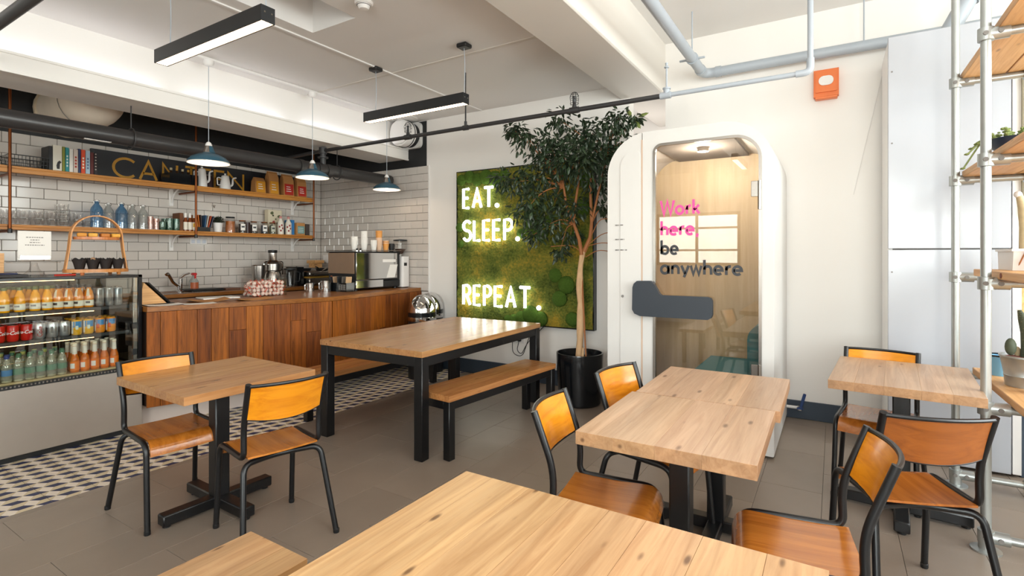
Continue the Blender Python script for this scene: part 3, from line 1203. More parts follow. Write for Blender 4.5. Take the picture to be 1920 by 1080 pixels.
T_plydark = wood('dark_red_ply', (150, 82, 26), (116, 58, 14), 'x', .3, .03, coat=.3, grain=.7, hue=.003)
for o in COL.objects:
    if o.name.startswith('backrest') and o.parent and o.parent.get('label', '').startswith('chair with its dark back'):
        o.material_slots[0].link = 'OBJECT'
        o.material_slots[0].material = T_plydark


# ------------------------------------------------------------------ the bar counter
C0, C1, C2 = (-4.71, 1.985), (-4.29, 3.45), (-4.53, 5.03)
ct = thing('bar_counter', 'walnut board bar counter with a bent front along the patterned floor', 'counter', (-4.8, 3.5, 0))
part('worktop', MB().prism([(-5.32, 1.985), (C0[0] + .02, 1.985), (C1[0] + .02, C1[1]), (C2[0] + .02, C2[1]), (-5.32, C2[1])], .96, 1.0), T_ctop, ct)
part('carcass', MB().prism([(-5.28, 2.0), (C0[0] - .03, 2.0), (C1[0] - .03, C1[1]), (C2[0] - .03, C2[1] - .02), (-5.28, C2[1] - .02)], .19, .96), plain('dark_carcass', (38, 22, 14), .7), ct)
part('kick_plate', MB().prism([(-5.2, 2.0), (-4.86, 2.0), (-4.62, 3.4), (-4.8, C2[1] - .02), (-5.2, C2[1] - .02)], 0, .19), plain('pale_kick_plate', (206, 190, 180), .5), ct)
rb = random.Random(4)
for (a, b) in ((C0, C1), (C1, C2)):
    A, B = Vector(a + (0,)), Vector(b + (0,))
    L_ = (B - A).length
    d = (B - A) / L_
    nrm = Vector((d.y, -d.x, 0))
    s = 0
    while s < L_ - .01:
        w_ = min(rb.uniform(.075, .15), L_ - s)
        if L_ - s - w_ < .05:
            w_ = L_ - s
        cuts = [.19, .958]
        if rb.random() < .4:
            cuts = [.19, rb.uniform(.35, .85), .958]
        for q in range(len(cuts) - 1):
            mb = MB().box(.0008, -.028, cuts[q] + .0006, w_ - .0008, 0, cuts[q + 1] - .0006, c=.0018)
            ang = math.atan2(d.y, d.x)
            mb.xf(Matrix.Translation(A + d * s - nrm * 0) @ Matrix.Rotation(ang, 4, 'Z'))
            mb.v = [tuple(Vector(p) + nrm * rb.uniform(0, .0001)) for p in mb.v]
            # front face looks away from the bar
            mb2 = MB()
            mb2.v = [tuple(Vector(p) + nrm * -.0) for p in mb.v]
            mb2.f, mb2.m = mb.f, mb.m
            part('board', mb2, T_counter, ct)
        s += w_

bk = thing('back_counter', 'low walnut back counter along the tiled wall with a sink', 'counter', (-6.18, 3.1, 0))
part('worktop', MB().box(-6.48, 1.25, .965, -5.88, 5.03, 1.005, c=.004), T_ctop, bk)
part('cabinet_body', MB().box(-6.48, 1.28, 0, -5.93, 5.0, .965), plain('dark_cabinet', (52, 34, 24), .6), bk)
part('sink_rim', MB().ring(rrect(-6.42, 2.55, -6.0, 3.25, .05), rrect(-6.39, 2.58, -6.03, 3.22, .04), 1.003, 1.009, lambda a, b, t: (a, b, t)), M_steel, bk)

# tap, spray bottle, trays
t = thing('mixer_tap', 'chrome mixer tap with a long slanted spout by the tiled wall', 'tap', (-6.2, 2.95, 1.006))
part('tap_body', MB().lathe([(.035, 0), (.035, .01), (.024, .02), (.024, .15), (.0, .165)], 12, (-6.2, 2.95, 1.006)), M_chrome, t)
part('spout', MB().tube(bend([(-6.2, 2.95, 1.06), (-6.16, 2.86, 1.12), (-6.08, 2.77, 1.22), (-6.07, 2.75, 1.205)], .02, 4), .017, 10), M_chrome, t)
part('lever', MB().tube([(-6.2, 2.95, 1.165), (-6.19, 2.99, 1.2), (-6.17, 3.04, 1.215)], [.018, .012, .008], 8), M_chrome, t)
t = thing('spray_bottle', 'clear spray bottle with red trigger and round label beside the tap', 'bottle', (-6.25, 3.12, 1.006))
part('bottle_body', MB().lathe([(.0, 0), (.05, 0), (.052, .02), (.05, .11), (.02, .16), (.018, .18)], 14, (-6.25, 3.12, 1.006)), M_clearbottle, t)
part('label_sticker', MB().lathe([(.0535, .03), (.0535, .1)], 8, (-6.25, 3.12, 1.006), a0=-1.1, a1=.6), colour('rust_label', (176, 92, 52)), t)
part('trigger_head', MB().box(-6.28, 3.10, 1.185, -6.21, 3.14, 1.215, c=.008).box(-6.22, 3.11, 1.15, -6.21, 3.13, 1.19, c=.003), colour('red_plastic', (196, 40, 44)), t)
single('drip_tray', MB().box(-6.3, 3.02, 1.006, -6.05, 3.36, 1.035, c=.006), M_black, 'flat black tray on the back counter beside the tap', 'tray')
single('notebook', MB().box(-6.28, 3.39, 1.006, -6.06, 3.56, 1.03, c=.003), colour('brown_cover', (104, 70, 52)), 'dark brown flat notebook on the back counter beside the black tray', 'book')

# juicer
jx, jy, jz = -6.12, 4.02, 1.006
t = thing('juicer', 'stainless steel juicer with a tall feed chute on the back counter', 'juicer', (jx, jy, jz))
part('motor_base', MB().lathe([(.0, 0), (.1, 0), (.102, .02), (.1, .17), (.085, .2)], 20, (jx, jy, jz)), M_steel, t)
part('juice_bowl', MB().lathe([(.09, .2), (.118, .22), (.12, .3), (.1, .325)], 20, (jx, jy, jz)), M_steel, t)
part('chute', MB().lathe([(.1, .325), (.06, .34), (.052, .35), (.05, .45)], 18, (jx, jy, jz)), M_steel, t)
part('pusher_cap', MB().lathe([(.052, .44), (.055, .445), (.055, .475), (.0, .48)], 18, (jx, jy, jz)), M_black, t)
part('clamp_arm', MB().tube(bend([(jx + .02, jy - .125, jz + .16), (jx + .02, jy - .13, jz + .33), (jx + .02, jy + .13, jz + .33), (jx + .02, jy + .125, jz + .16)], .03, 4), .007, 6), M_chrome, t)
part('pulp_bin', MB().lathe([(.0, 0), (.06, 0), (.085, .2), (.088, .28), (.08, .29)], 14, (jx + .02, jy - .2, jz)), M_steel, t)
t = thing('juice_jug', 'clear ribbed juice jug with black lid right of the juicer', 'jug', (-6.05, 4.22, 1.006))
part('jug_body', MB().lathe([(.0, 0), (.06, 0), (.075, .2), (.078, .22)], 16, (-6.05, 4.22, 1.006)), M_acrylic, t)
part('jug_lid', MB().lathe([(.079, .22), (.08, .235), (.0, .245)], 16, (-6.05, 4.22, 1.006)), M_black, t)
part('jug_handle', MB().tube(bend([(-6.0, 4.27, 1.2), (-5.98, 4.32, 1.19), (-5.98, 4.31, 1.07), (-6.0, 4.27, 1.07)], .02, 3), .008, 6), M_black, t)
single('waste_caddy', MB().prism([(-6.28, 4.32), (-6.04, 4.32), (-6.04, 4.42), (-6.28, 4.42)], 1.006, 1.26), M_blackgloss, 'tall black caddy between the juicer jug and the grill', 'caddy')

# contact grill with pans on it
gx0, gx1, gy0, gy1 = -6.3, -5.95, 4.44, 4.94
t = thing('contact_grill', 'wide steel fronted contact grill at the end of the back counter', 'grill', (-6.12, 4.69, 1.006))
part('grill_base', MB().box(gx0, gy0, 1.02, gx1, gy1, 1.11, c=.01), M_steel, t)
part('grill_lid', MB().box(gx0, gy0 + .01, 1.125, gx1 - .01, gy1 - .01, 1.2, c=.012), M_steel, t)
part('grill_plate', MB().box(gx0 + .01, gy0 + .012, 1.11, gx1 - .004, gy1 - .012, 1.125), colour('greasy_brass', (168, 128, 48), .4), t)
part('lid_handle', MB().tube(bend([(gx1 - .01, gy0 + .08, 1.16), (gx1 + .05, gy0 + .08, 1.15), (gx1 + .05, gy1 - .08, 1.15), (gx1 - .01, gy1 - .08, 1.16)], .02, 4), .009, 8), M_black, t)
for (x, y) in ((gx0 + .04, gy0 + .04), (gx1 - .04, gy0 + .04), (gx0 + .04, gy1 - .04), (gx1 - .04, gy1 - .04)):
    part('foot', MB().cyl((x, y, 1.006), (x, y, 1.02), .015, n=8), M_black, t)
for i, (x, y, r) in enumerate(((-6.2, 4.54, .1), (-6.08, 4.74, .09))):
    p = thing('frying_pan', ('black frying pan lying on the grill lid, the left one', 'black frying pan lying on the grill lid, the right one')[i], 'pan', (x, y, 1.2))
    part('pan_bowl', MB().lathe([(.0, 0), (r * .8, 0), (r, .035), (r - .004, .035), (r * .78, .006), (.0, .006)], 18, (x, y, 1.2)), M_black, p)
    part('pan_handle', MB().tube([(x + r * .4, y - r * .9, 1.232), (x + r * .6, y - r * 1.3, 1.25), (x + r * .75, y - r * 1.75, 1.26)], [.008, .009, .007], 6), M_black, p)
single('tongs', MB().tube([(-5.98, 4.66, 1.203), (-5.96, 4.78, 1.27)], .007, 6).tube([(-5.965, 4.65, 1.203), (-5.93, 4.78, 1.262)], .007, 6), M_steel, 'steel tongs leaning across the front of the grill', 'tongs')
single('wooden_box', MB().box(-6.36, 4.7, 1.3, -6.18, 4.86, 1.345, c=.004).box(-6.34, 4.72, 1.24, -6.2, 4.84, 1.3, c=.004), T_scaff, 'small orange wooden box above the grill by the soap dispenser', 'box')
t = thing('soap_dispenser', 'white wall soap dispenser with a black button in the tiled corner', 'dispenser', (-6.28, 5.02, 1.32))
part('dispenser_body', MB().box(-6.32, 4.94, 1.3, -6.2, 5.035, 1.43, c=.012), M_white, t)
part('push_button', MB().cyl((-6.2, 4.98, 1.37), (-6.19, 4.98, 1.37), .018, n=12), M_black, t)

# three white sockets under the shelf
t = thing('wall_socket', 'white triple socket plate on the tiles below the lower shelf', 'socket', (XL + .016, 3.28, 1.56))
part('plate', MB().box(XL + .013, 3.19, 1.545, XL + .024, 3.39, 1.62, c=.004), M_white, t)
for k in range(3):
    part('switch', MB().box(XL + .024, 3.205 + k * .063, 1.56, XL + .028, 3.245 + k * .063, 1.605, c=.003), plain('pale_switch', (206, 212, 222), .3) if k == 0 else bpy.data.materials['pale_switch'], t)
t = thing('tile_hook', 'tiny dark hook on a tile above the pot plant', 'hook', (XL + .014, 3.47, 2.03))
part('plate', MB().box(XL + .013, 3.45, 2.02, XL + .02, 3.49, 2.035), M_steel, t)
part('peg', MB().cyl((XL + .02, 3.47, 2.02), (XL + .035, 3.47, 2.0), .005, n=6), M_steel, t)

# ------------------------------------------------------------------ wall shelves on copper posts
SX = -6.13
ys_posts = (1.524, 3.078, 4.636)
US, LS = 2.205, 1.69
up = thing('wall_shelf', 'upper long oak shelf holding books, the painted sign and coffee bags', 'shelf', (-6.3, 3.0, US - .055))
part('shelf_board', MB().box(XL + .016, ys_posts[0] + .012, US - .022, SX, 4.63, US, c=.003).box(SX - .02, ys_posts[0] + .012, US - .06, SX, 4.63, US - .022, c=.002), T_shelf, up)
part('shelf_board', MB().box(XL + .016, .3, US - .022, SX, ys_posts[0] - .012, US, c=.003).box(SX - .02, .3, US - .06, SX, ys_posts[0] - .012, US - .022, c=.002), T_shelf, up)
lo = thing('wall_shelf', 'lower long oak shelf holding glasses, bottles and storage jars', 'shelf', (-6.3, 3.0, LS - .05))
part('shelf_board', MB().box(XL + .016, ys_posts[0] + .012, LS - .022, SX, 4.63, LS, c=.003).box(SX - .02, ys_posts[0] + .012, LS - .048, SX, 4.63, LS - .022, c=.002), T_shelf, lo)
part('shelf_board', MB().box(XL + .016, .3, LS - .022, SX, ys_posts[0] - .012, LS, c=.003).box(SX - .02, .3, LS - .048, SX, ys_posts[0] - .012, LS - .022, c=.002), T_shelf, lo)
for i, y in enumerate(ys_posts):
    t = thing('copper_post', 'copper pipe post holding both shelves, ' + ('at far left', 'in the middle under the first pendant lamp', 'at the corner end')[i], 'pipe', (SX + .012, y, 1.62), 0, 'copper shelf posts')
    part('pipe', MB().cyl((SX + .012, y, 1.62), (SX + .012, y, ZC), .0115, n=10), M_copper, t)
    for z in (US - .075, LS - .06):
        part('cross_arm', MB().tube([(SX + .012, y, z), (XL + .016, y, z)], .011, 8), M_copper, t)
    part('end_cap', MB().lathe([(.0, 0), (.016, 0), (.016, .035), (.0115, .04)], 10, (SX + .012, y, 1.612)), M_black, t)
k = 0
for y in (1.2, 2.99, 4.56):
    for z, nm in ((US - .022, 'upper'), (LS - .022, 'lower')):
        pos = ('at far left', 'by the middle post', 'near the corner')[(1.2, 2.99, 4.56).index(y)]
        t = thing('shelf_bracket', 'white shelf bracket under the %s shelf %s' % (nm, pos), 'bracket', (XL + .02, y, z - .18), 0, 'white shelf brackets')
        part('wall_plate', MB().box(XL + .012, y - .022, z - .2, XL + .02, y + .022, z, c=.002), M_white, t)
        part('arm', MB().box(XL + .014, y - .018, z - .009, SX - .06, y + .018, z - .0005, c=.002), M_white, t)
        part('brace', MB().tube(bend([(XL + .02, y, z - .16), (XL + .08, y, z - .06), (XL + .2, y, z - .01)], .08, 4), .008, 6), M_white, t)

# --- upper shelf
t = thing('wire_basket', 'black wire basket at the left end of the upper shelf', 'basket', (-6.25, 1.66, US))
bx0, bx1, by0, by1, bh = -6.4, -6.17, 1.54, 1.79, .1
mb = MB()
for q in range(4):
    z = US + .004 + bh * q / 3
    e = .014 * q / 3
    mb.tube([(bx0 - e, by0 - e, z), (bx1 + e, by0 - e, z), (bx1 + e, by1 + e, z), (bx0 - e, by1 + e, z)], .0026 if q < 3 else .004, 5, closed=True)
part('rim', mb, M_black, t)
mb = MB()
for q in range(11):
    y = by0 + (by1 - by0) * q / 10
    mb.tube([(bx0 - .014, y, US + bh), (bx0, y, US + .004), (bx1, y, US + .004), (bx1 + .014, y, US + bh)], .002, 4)
for q in range(8):
    x = bx0 + (bx1 - bx0) * q / 7
    mb.tube([(x, by0 - .014, US + bh), (x, by0, US + .004), (x, by1, US + .004), (x, by1 + .014, US + bh)], .002, 4)
part('wire_mesh', mb, M_black, t)

books = [(.028, .225, (34, 34, 36), 'thick black book'), (.068, .24, (222, 216, 200), 'wide cream book with a dark bird on its spine'), (.022, .235, (128, 132, 44), 'olive green book'), (.028, .232, (38, 138, 142), 'teal book'),
         (.03, .222, (226, 222, 214), 'white book beside the teal one'), (.036, .226, (206, 190, 178), 'beige book with red lettering bars'), (.02, .236, (40, 52, 92), 'navy book'), (.034, .232, (214, 74, 36), 'orange red book'),
         (.036, .228, (168, 192, 208), 'pale blue book'), (.028, .218, (92, 36, 34), 'maroon book'), (.028, .215, (38, 26, 30), 'dark brown book with a row of pale dots')]
y = 1.802
for i, (w, h, c, lb) in enumerate(books):
    t = thing('book', lb + ' upright on the upper shelf', 'book', (-6.24, y + w / 2, US), 0, 'books on the upper shelf')
    cm = colour('book_%s' % lb.replace(' ', '_')[:24], c, .55)
    lean = 0
    part('cover', MB().box(-6.36, y + .001, US, -6.17, y + .004, US + h, c=.0008).box(-6.36, y + w - .004, US, -6.17, y + w - .001, US + h, c=.0008).box(-6.173, y + .001, US, -6.168, y + w - .001, US + h, c=.0008), cm, t)
    part('pages', MB().box(-6.355, y + .004, US + .003, -6.174, y + w - .004, US + h - .004), M_paper, t)
    band = {1: (38, 36, 36), 5: (170, 60, 44), 7: (236, 222, 200), 3: (210, 220, 214), 10: (190, 180, 170), 8: (96, 120, 150)}.get(i)
    if band:
        mb = MB()
        if i == 1:
            mb.prism([(y + .03, US + .02), (y + .05, US + .02), (y + .052, US + .07), (y + .064, US + .085), (y + .05, US + .1), (y + .035, US + .085), (y + .026, US + .05)], -6.168, -6.1672, lambda a, b, q: (q, a, b))
        else:
            for q in range(6 if i == 10 else 4):
                z = US + .05 + q * .03
                mb.box(-6.168, y + w * .3, z, -6.1672, y + w * .7, z + (.01 if i == 10 else .018))
        part('spine_print', mb, colour('spine_%d' % i, band, .6), t)
    y += w + .0015

# painted sign
sg = thing('canteen_sign', 'black sign board with gold capital letters leaning on the upper shelf', 'sign', (-6.43, 3.4, US))
S0, S1 = 2.215, 4.62
part('sign_board', MB().box(-6.465, S0, US, -6.44, S1, US + .305, c=.002), M_signblack, sg)
lets = [('C', 2.41, .2), ('A', 2.655, .17), ('N', 2.885, .15), ('T', 3.12, .13), ('E', 3.3, .12), ('E', 3.46, .12), ('N', 3.625, .2)]
H = .2
for ch, ya, wd in lets:
    w0, ss = GL[ch]
    mb = MB()
    for s_ in ss:
        ribbon(mb, [(ya + a / w0 * wd, US + .045 + b * H) for a, b in s_], .026, lambda a, b, q: (-6.44 + q, a, b), .0012)
    part('letter', mb, M_gold, sg)

# dark crate of small jars, kettles, bags in front of the sign
t = thing('dark_crate', 'low black crate of small bottles in front of the sign', 'crate', (-6.26, 3.0, US))
part('crate_box', MB().ring([(-6.36, 2.83), (-6.17, 2.83), (-6.17, 3.13), (-6.36, 3.13)], [(-6.35, 2.84), (-6.18, 2.84), (-6.18, 3.12), (-6.35, 3.12)], US + .004, US + .12, lambda a, b, q: (a, b, q)).box(-6.36, 2.83, US, -6.17, 3.13, US + .006), M_blackgloss, t)
k = 0
for y in (2.88, 2.94, 3.0, 3.06):
    b = thing('small_bottle', 'small dark bottle in the black crate, %s from the left' % ORD[k], 'bottle', (-6.25, y, US + .0065), 0, 'small bottles in the black crate')
    part('bottle_body', MB().lathe([(.0, 0), (.022, 0), (.022, .1), (.01, .13), (.01, .15)], 10, (-6.25, y, US + .0065)), colour('amber_dark', (52, 34, 22), .15), b)
    part('cap', MB().lathe([(.012, .15), (.013, .175), (.0, .178)], 10, (-6.25, y, US + .0065)), colour('cap_pale', (200, 186, 150), .4) if k % 2 == 0 else M_gold, b)
    k += 1


def kettle(x, y, r, h, label, cz):
    t = thing('gooseneck_kettle', label, 'kettle', (x, y, US))
    part('kettle_body', MB().lathe([(.0, 0), (r, 0), (r * .98, h * .3), (r * .74, h * .86), (r * .7, h)], 18, (x, y, US)), M_white, t)
    part('lid', MB().lathe([(r * .72, h), (r * .6, h + .012), (.008, h + .02), (.012, h + .03), (.012, h + .038), (.0, h + .04)], 14, (x, y, US)), M_white, t)
    part('spout', MB().tube(bend([(x, y + r * .8, US + h * .28), (x, y + r * 1.5, US + h * .4), (x, y + r * 1.55, US + h * .95), (x, y + r * 2.25, US + h * 1.02)], .03, 5), [.012] * 7 + [.009] * 7, 8), M_white, t)
    part('handle', MB().tube(bend([(x, y - r * .72, US + h * .86), (x, y - r * 1.6, US + h * .92), (x, y - r * 1.5, US + h * .3), (x, y - r * .95, US + h * .35)], .03, 5), .006, 6), M_white, t)
    return t


kettle(-6.23, 3.2, .055, .2, 'tall white enamel kettle with curved spout, behind the middle copper post', 0)
kettle(-6.23, 3.47, .06, .155, 'short white enamel kettle with curved spout, right of the middle post', 0)
t = thing('glass_jar', 'dark glass jar between the two white kettles', 'jar', (-6.31, 3.315, US))
part('jar_body', MB().lathe([(.0, 0), (.045, 0), (.045, .13), (.036, .15)], 14, (-6.31, 3.315, US)), colour('dark_preserve', (50, 34, 40), .15), t)
part('lid', MB().lathe([(.04, .15), (.04, .165), (.0, .168)], 14, (-6.31, 3.315, US)), M_steel, t)


def bag(y, w, h, low, lowc, label):
    t = thing('coffee_bag', label, 'bag', (-6.24, y, US), 0, 'coffee bags on the upper shelf')
    d = .055
    vs = []
    for z, k, e in ((0, 1, 1), (.012, 1.03, 1.05), (h * .75, 1.0, .8), (h * .95, .98, .22), (h, .98, .12)):
        vs += [(-6.24 - d * e, y - w / 2 * k, US + z), (-6.24 + d * e, y - w / 2 * k, US + z), (-6.24 + d * e, y + w / 2 * k, US + z), (-6.24 - d * e, y + w / 2 * k, US + z)]
    fs = [(0, 3, 2, 1), (16, 17, 18, 19)]
    for i in range(4):
        for j in range(4):
            k = (j + 1) % 4
            fs.append((i * 4 + j, i * 4 + k, i * 4 + 4 + k, i * 4 + 4 + j))
    part('bag_body', MB().add(vs, fs), M_kraft, t, angle=25)
    part('fold_clip', MB().box(-6.235, y - w / 2, US + h * .93, -6.222, y + w / 2, US + h * .95), colour('kraft_dark', (140, 92, 50), .7), t)
    x1 = -6.24 + d * 1.03
    part('label_panel', MB().box(x1 - .012, y - w * .42, US + low[0], x1 + .003, y + w * .42, US + low[1], c=.001), colour('baglabel_%d' % int(lowc[0]), lowc, .6), t)
    mb = MB()
    for q in range(3):
        z = US + low[0] + (low[1] - low[0]) * (.3 + .2 * q)
        mb.box(x1 + .003, y - w * .28, z, x1 + .0036, y + w * (.2 - .05 * q), z + .009)
    part('label_print', mb, M_paper, t)
    return t


bag(3.9, .135, .2, (.01, .15), (216, 148, 30), 'short coffee bag with yellow label, leftmost of the bags')
bag(4.085, .135, .3, (.01, .17), (217, 150, 34), 'tall brown coffee bag with yellow label and folded top')
bag(4.3, .15, .29, (.015, .16), (182, 40, 26), 'tall coffee bag with red label left of the last one')
bag(4.5, .14, .28, (.015, .15), (184, 42, 28), 'coffee bag with red label nearest the corner post')

# --- lower shelf: tumblers in stacks
tum = thing('tumbler', 'x', 'glass', (0, 0, 0), 0, 'stacked clear tumblers on the lower shelf')
part('glass_wall', MB().lathe([(.0, .004), (.03, .004), (.04, .05), (.042, .075), (.0395, .075), (.037, .05), (.028, .01), (.0, .01)], 16), M_glass, tum)
part('thick_base', MB().lathe([(.0, 0), (.03, 0), (.031, .006), (.0, .008)], 12), plain('glass_base', (196, 196, 192), .1), tum)
first = True
stacks = [(1.45, 2), (1.56, 2), (1.64, 2), (1.745, 2), (1.83, 2), (1.925, 4), (2.03, 2), (2.1, 1)]
for si, (y, n) in enumerate(stacks):
    for row, x in enumerate((-6.2, -6.32)):
        for q in range(n):
            lb = 'clear tumbler, %s up in %s stack from the left, %s row, lower shelf' % (ORD[q], ORD[si], ('front', 'back')[row])
            loc = (x + random.uniform(-.006, .006), y + random.uniform(-.004, .004), LS + q * .0455 * (1 if n > 2 else 1.3))
            if first:
                tum.location = loc
                tum['label'] = lb
                first = False
            else:
                copy_tree(tum, loc, None, lb)


def swing(x, y, r, h, m, label, group='swing top bottles on the lower shelf'):
    t = thing('swing_bottle', label, 'bottle', (x, y, LS), 0, group)
    part('bottle_glass', MB().lathe([(.0, .003), (r, .003), (r, h * .62), (r * .88, h * .7), (r * .38, h * .84), (r * .33, h * .93)], 14, (x, y, LS)), m, t)
    part('thick_base', MB().lathe([(.0, 0), (r, 0), (r * .98, .008), (.0, .01)], 12, (x, y, LS)), bpy.data.materials['glass_base'], t)
    part('stopper', MB().ball((x, y, LS + h * .95), .014, 8, 5), M_white, t)
    part('wire_clip', MB().tube([(x, y - .02, LS + h * .86), (x, y - .026, LS + h * .95), (x, y, LS + h), (x, y + .026, LS + h * .95), (x, y + .02, LS + h * .86)], .0025, 5), M_steel, t)
    return t


swing(-6.2, 2.18, .051, .28, M_blueglass, 'blue swing top bottle, left of two, behind the bent wood stand')
swing(-6.22, 2.285, .047, .26, M_clearbottle, 'clear swing top bottle between the two blue bottles')
swing(-6.2, 2.39, .051, .27, M_blueglass, 'blue swing top bottle, right of two, on the lower shelf')
swing(-6.21, 2.49, .046, .26, M_clearbottle, 'clear swing top bottle just right of the second blue bottle')
swing(-6.2, 2.585, .045, .26, M_clearbottle, 'clear swing top bottle, last of the tall ones')
pinkglass = glass('rose_glass', (238, 206, 194), .1, body=.15)
for i, (y, h) in enumerate(((2.655, .14), (2.71, .12))):
    t = thing('rose_glass', ('taller rose tinted glass beside the swing top bottles', 'shorter rose tinted glass beside the green glasses')[i], 'glass', (-6.2, y, LS))
    part('glass_wall', MB().lathe([(.0, .004), (.028, .004), (.03, h), (.028, h), (.026, .01), (.0, .01)], 14, (-6.2, y, LS)), pinkglass, t)
    part('thick_base', MB().lathe([(.0, 0), (.028, 0), (.028, .006), (.0, .008)], 12, (-6.2, y, LS)), bpy.data.materials['glass_base'], t)
k = 0
for row, x in enumerate((-6.2, -6.3)):
    for y in (2.77, 2.84, 2.91):
        h = .09 if y < 2.8 else .13
        t = thing('green_glass', 'green tinted glass, %s row, %s from left, lower shelf' % (('front', 'back')[row], ORD[k % 3]), 'glass', (x, y, LS), 0, 'green glasses on the lower shelf')
        part('glass_wall', MB().lathe([(.0, .004), (.03, .004), (.035, h * .6), (.033, h), (.031, h), (.032, h * .6), (.028, .01), (.0, .01)], 14, (x, y, LS)), M_greenglass, t)
        part('thick_base', MB().lathe([(.0, 0), (.03, 0), (.03, .006), (.0, .008)], 12, (x, y, LS)), colour('green_base', (84, 128, 104), .15), t)
        k += 1
single('brown_box', MB().box(-6.36, 2.945, LS, -6.2, 2.985, LS + .2, c=.003), colour('brown_card', (104, 58, 24), .6), 'narrow brown box standing left of the syrup bottles', 'box')
for i, y in enumerate((3.012, 3.058, 3.104)):
    t = thing('syrup_bottle', 'small amber bottle with white cap, ' + ('white label, leftmost of three', 'white label, middle of three', 'yellow marked label, rightmost of three')[i], 'bottle', (-6.19, y - .01, LS), 0, 'syrup bottles on the lower shelf')
    part('bottle_body', MB().lathe([(.0, 0), (.021, 0), (.021, .115), (.012, .145), (.012, .155)], 12, (-6.19, y - .01, LS)), colour('amber', (120, 56, 20), .12), t)
    part('label_band', MB().lathe([(.0216, .015), (.0216, .1)], 12, (-6.19, y - .01, LS)), colour('labelwhite', (232, 224, 208), .6), t)
    if i == 2:
        part('label_mark', MB().lathe([(.0219, .045), (.0219, .09)], 6, (-6.19, y - .01, LS), a0=-.9, a1=.5), colour('label_yellow', (222, 166, 40), .6), t)
    part('cap', MB().lathe([(.0135, .15), (.0135, .2), (.0, .203)], 12, (-6.19, y - .01, LS)), M_paper, t)
k = 0
for y, tl_, c in ((3.135, -.16, (214, 132, 36)), (3.15, -.11, (206, 110, 28)), (3.168, -.05, (60, 44, 40)), (3.2, .1, (40, 84, 124)), (3.215, .17, (196, 190, 180)), (3.232, .24, (190, 80, 40)), (3.25, .3, (52, 60, 84))):
    h = .19
    mb = MB().box(-.07, -.005, 0, .07, .005, h, c=.001).xf(Matrix.Translation((-6.24, y, LS)) @ Matrix.Rotation(-tl_, 4, 'X'))
    single('menu_card', mb, colour('card_%d' % k, c, .5), 'thin upright leaflet beside the middle post, %s from the left' % ORD[k], 'leaflet', group='leaflets on the lower shelf')
    k += 1
t = thing('leaflet_holder', 'black leaflet holder at the middle of the lower shelf', 'holder', (-6.24, 3.19, LS))
part('holder_front', MB().box(-6.165, 3.12, LS, -6.16, 3.26, LS + .05), M_black, t)
part('holder_back', MB().box(-6.32, 3.12, LS, -6.315, 3.26, LS + .07), M_black, t)

t = thing('pot_plant', 'small dark bushy plant in a white pot on the lower shelf', 'plant', (-6.21, 3.372, LS))
part('pot', MB().lathe([(.0, 0), (.042, 0), (.054, .11), (.05, .11), (.045, .1), (.0, .1)], 16, (-6.21, 3.372, LS)), M_white, t)
mb = MB()
rp_ = random.Random(5)
for q in range(420):
    a, e, r = rp_.uniform(0, 2 * pi), rp_.uniform(-.2, 1.3), rp_.uniform(.03, .085)
    p = Vector((-6.21 + cos(a) * cos(e) * r, 3.372 + sin(a) * cos(e) * r, LS + .115 + abs(sin(e)) * r * .85))
    d = Vector((cos(a), sin(a), .5)).normalized()
    s_ = d.cross(Vector((0, 0, 1))).normalized() * .007
    mb.add([p - s_, p + d * .012 - s_ * .2 + Vector((0, 0, .004)), p + s_, p - d * .012], [(0, 1, 2, 3)])
part('foliage', mb, plain('dark_herb_leaf', (44, 54, 40), .6, var=.4, scale=50), t, kind='stuff', angle=0)


def jar(y, r, h, body, label, cat='jar', lidm=None, lab=None, ll=None):
    t = thing('storage_jar', label, cat, (-6.2, y, LS), 0, 'storage jars on the lower shelf')
    part('jar_contents', MB().lathe([(.0, .004), (r * .93, .004), (r * .93, h * .72), (.0, h * .74)], 16, (-6.2, y, LS)), body, t)
    part('jar_glass', MB().lathe([(.0, 0), (r, 0), (r, h * .85), (r * .82, h * .92)], 16, (-6.2, y, LS)), M_glass, t)
    part('lid', MB().lathe([(r * .86, h * .92), (r * .9, h * .94), (r * .9, h), (.0, h + .003)], 16, (-6.2, y, LS)), lidm or M_copper, t)
    if lab:
        part('label_band', MB().lathe([(r * 1.01, h * .2), (r * 1.01, h * .72)], 8, (-6.2, y, LS), a0=-.95, a1=.35), lab, t)
        part('label_print', MB().lathe([(r * 1.018, h * .42), (r * 1.018, h * .56)], 6, (-6.2, y, LS), a0=-.7, a1=.1), M_ink, t)
    return t


jar(3.515, .056, .19, colour('amber_contents', (170, 96, 36), .4), 'large jar with amber contents right of the pot plant', lidm=M_black)
jar(3.665, .043, .155, colour('dark_tea', (52, 40, 36), .7), 'labelled dark storage jar, leftmost of four', lab=M_paper)
single('dark_tin', MB().lathe([(.0, 0), (.035, 0), (.035, .14), (.0, .142)], 14, (-6.24, 3.75, LS)), colour('tin_plum', (58, 34, 34), .4), 'plum coloured tin behind the labelled jars', 'tin')
jar(3.815, .043, .15, colour('dark_tea', (52, 40, 36), .7), 'labelled dark storage jar, second of four', lab=M_paper)
jar(3.955, .043, .15, colour('blue_tea', (44, 50, 62), .7), 'labelled storage jar with dark blue print, third of four', lab=M_paper)
jar(4.07, .043, .15, colour('green_tea', (90, 92, 74), .7), 'pale labelled storage jar with copper lid, last of four', lab=colour('grey_label', (190, 190, 172), .6))
t = thing('flower_box', 'tall box with dark floral print behind the jars', 'box', (-6.38, 4.2, LS))
part('box_body', MB().box(-6.42, 4.1, LS, -6.34, 4.3, LS + .33, c=.003), colour('floral_cream', (216, 206, 180), .6), t)
rf = random.Random(9)
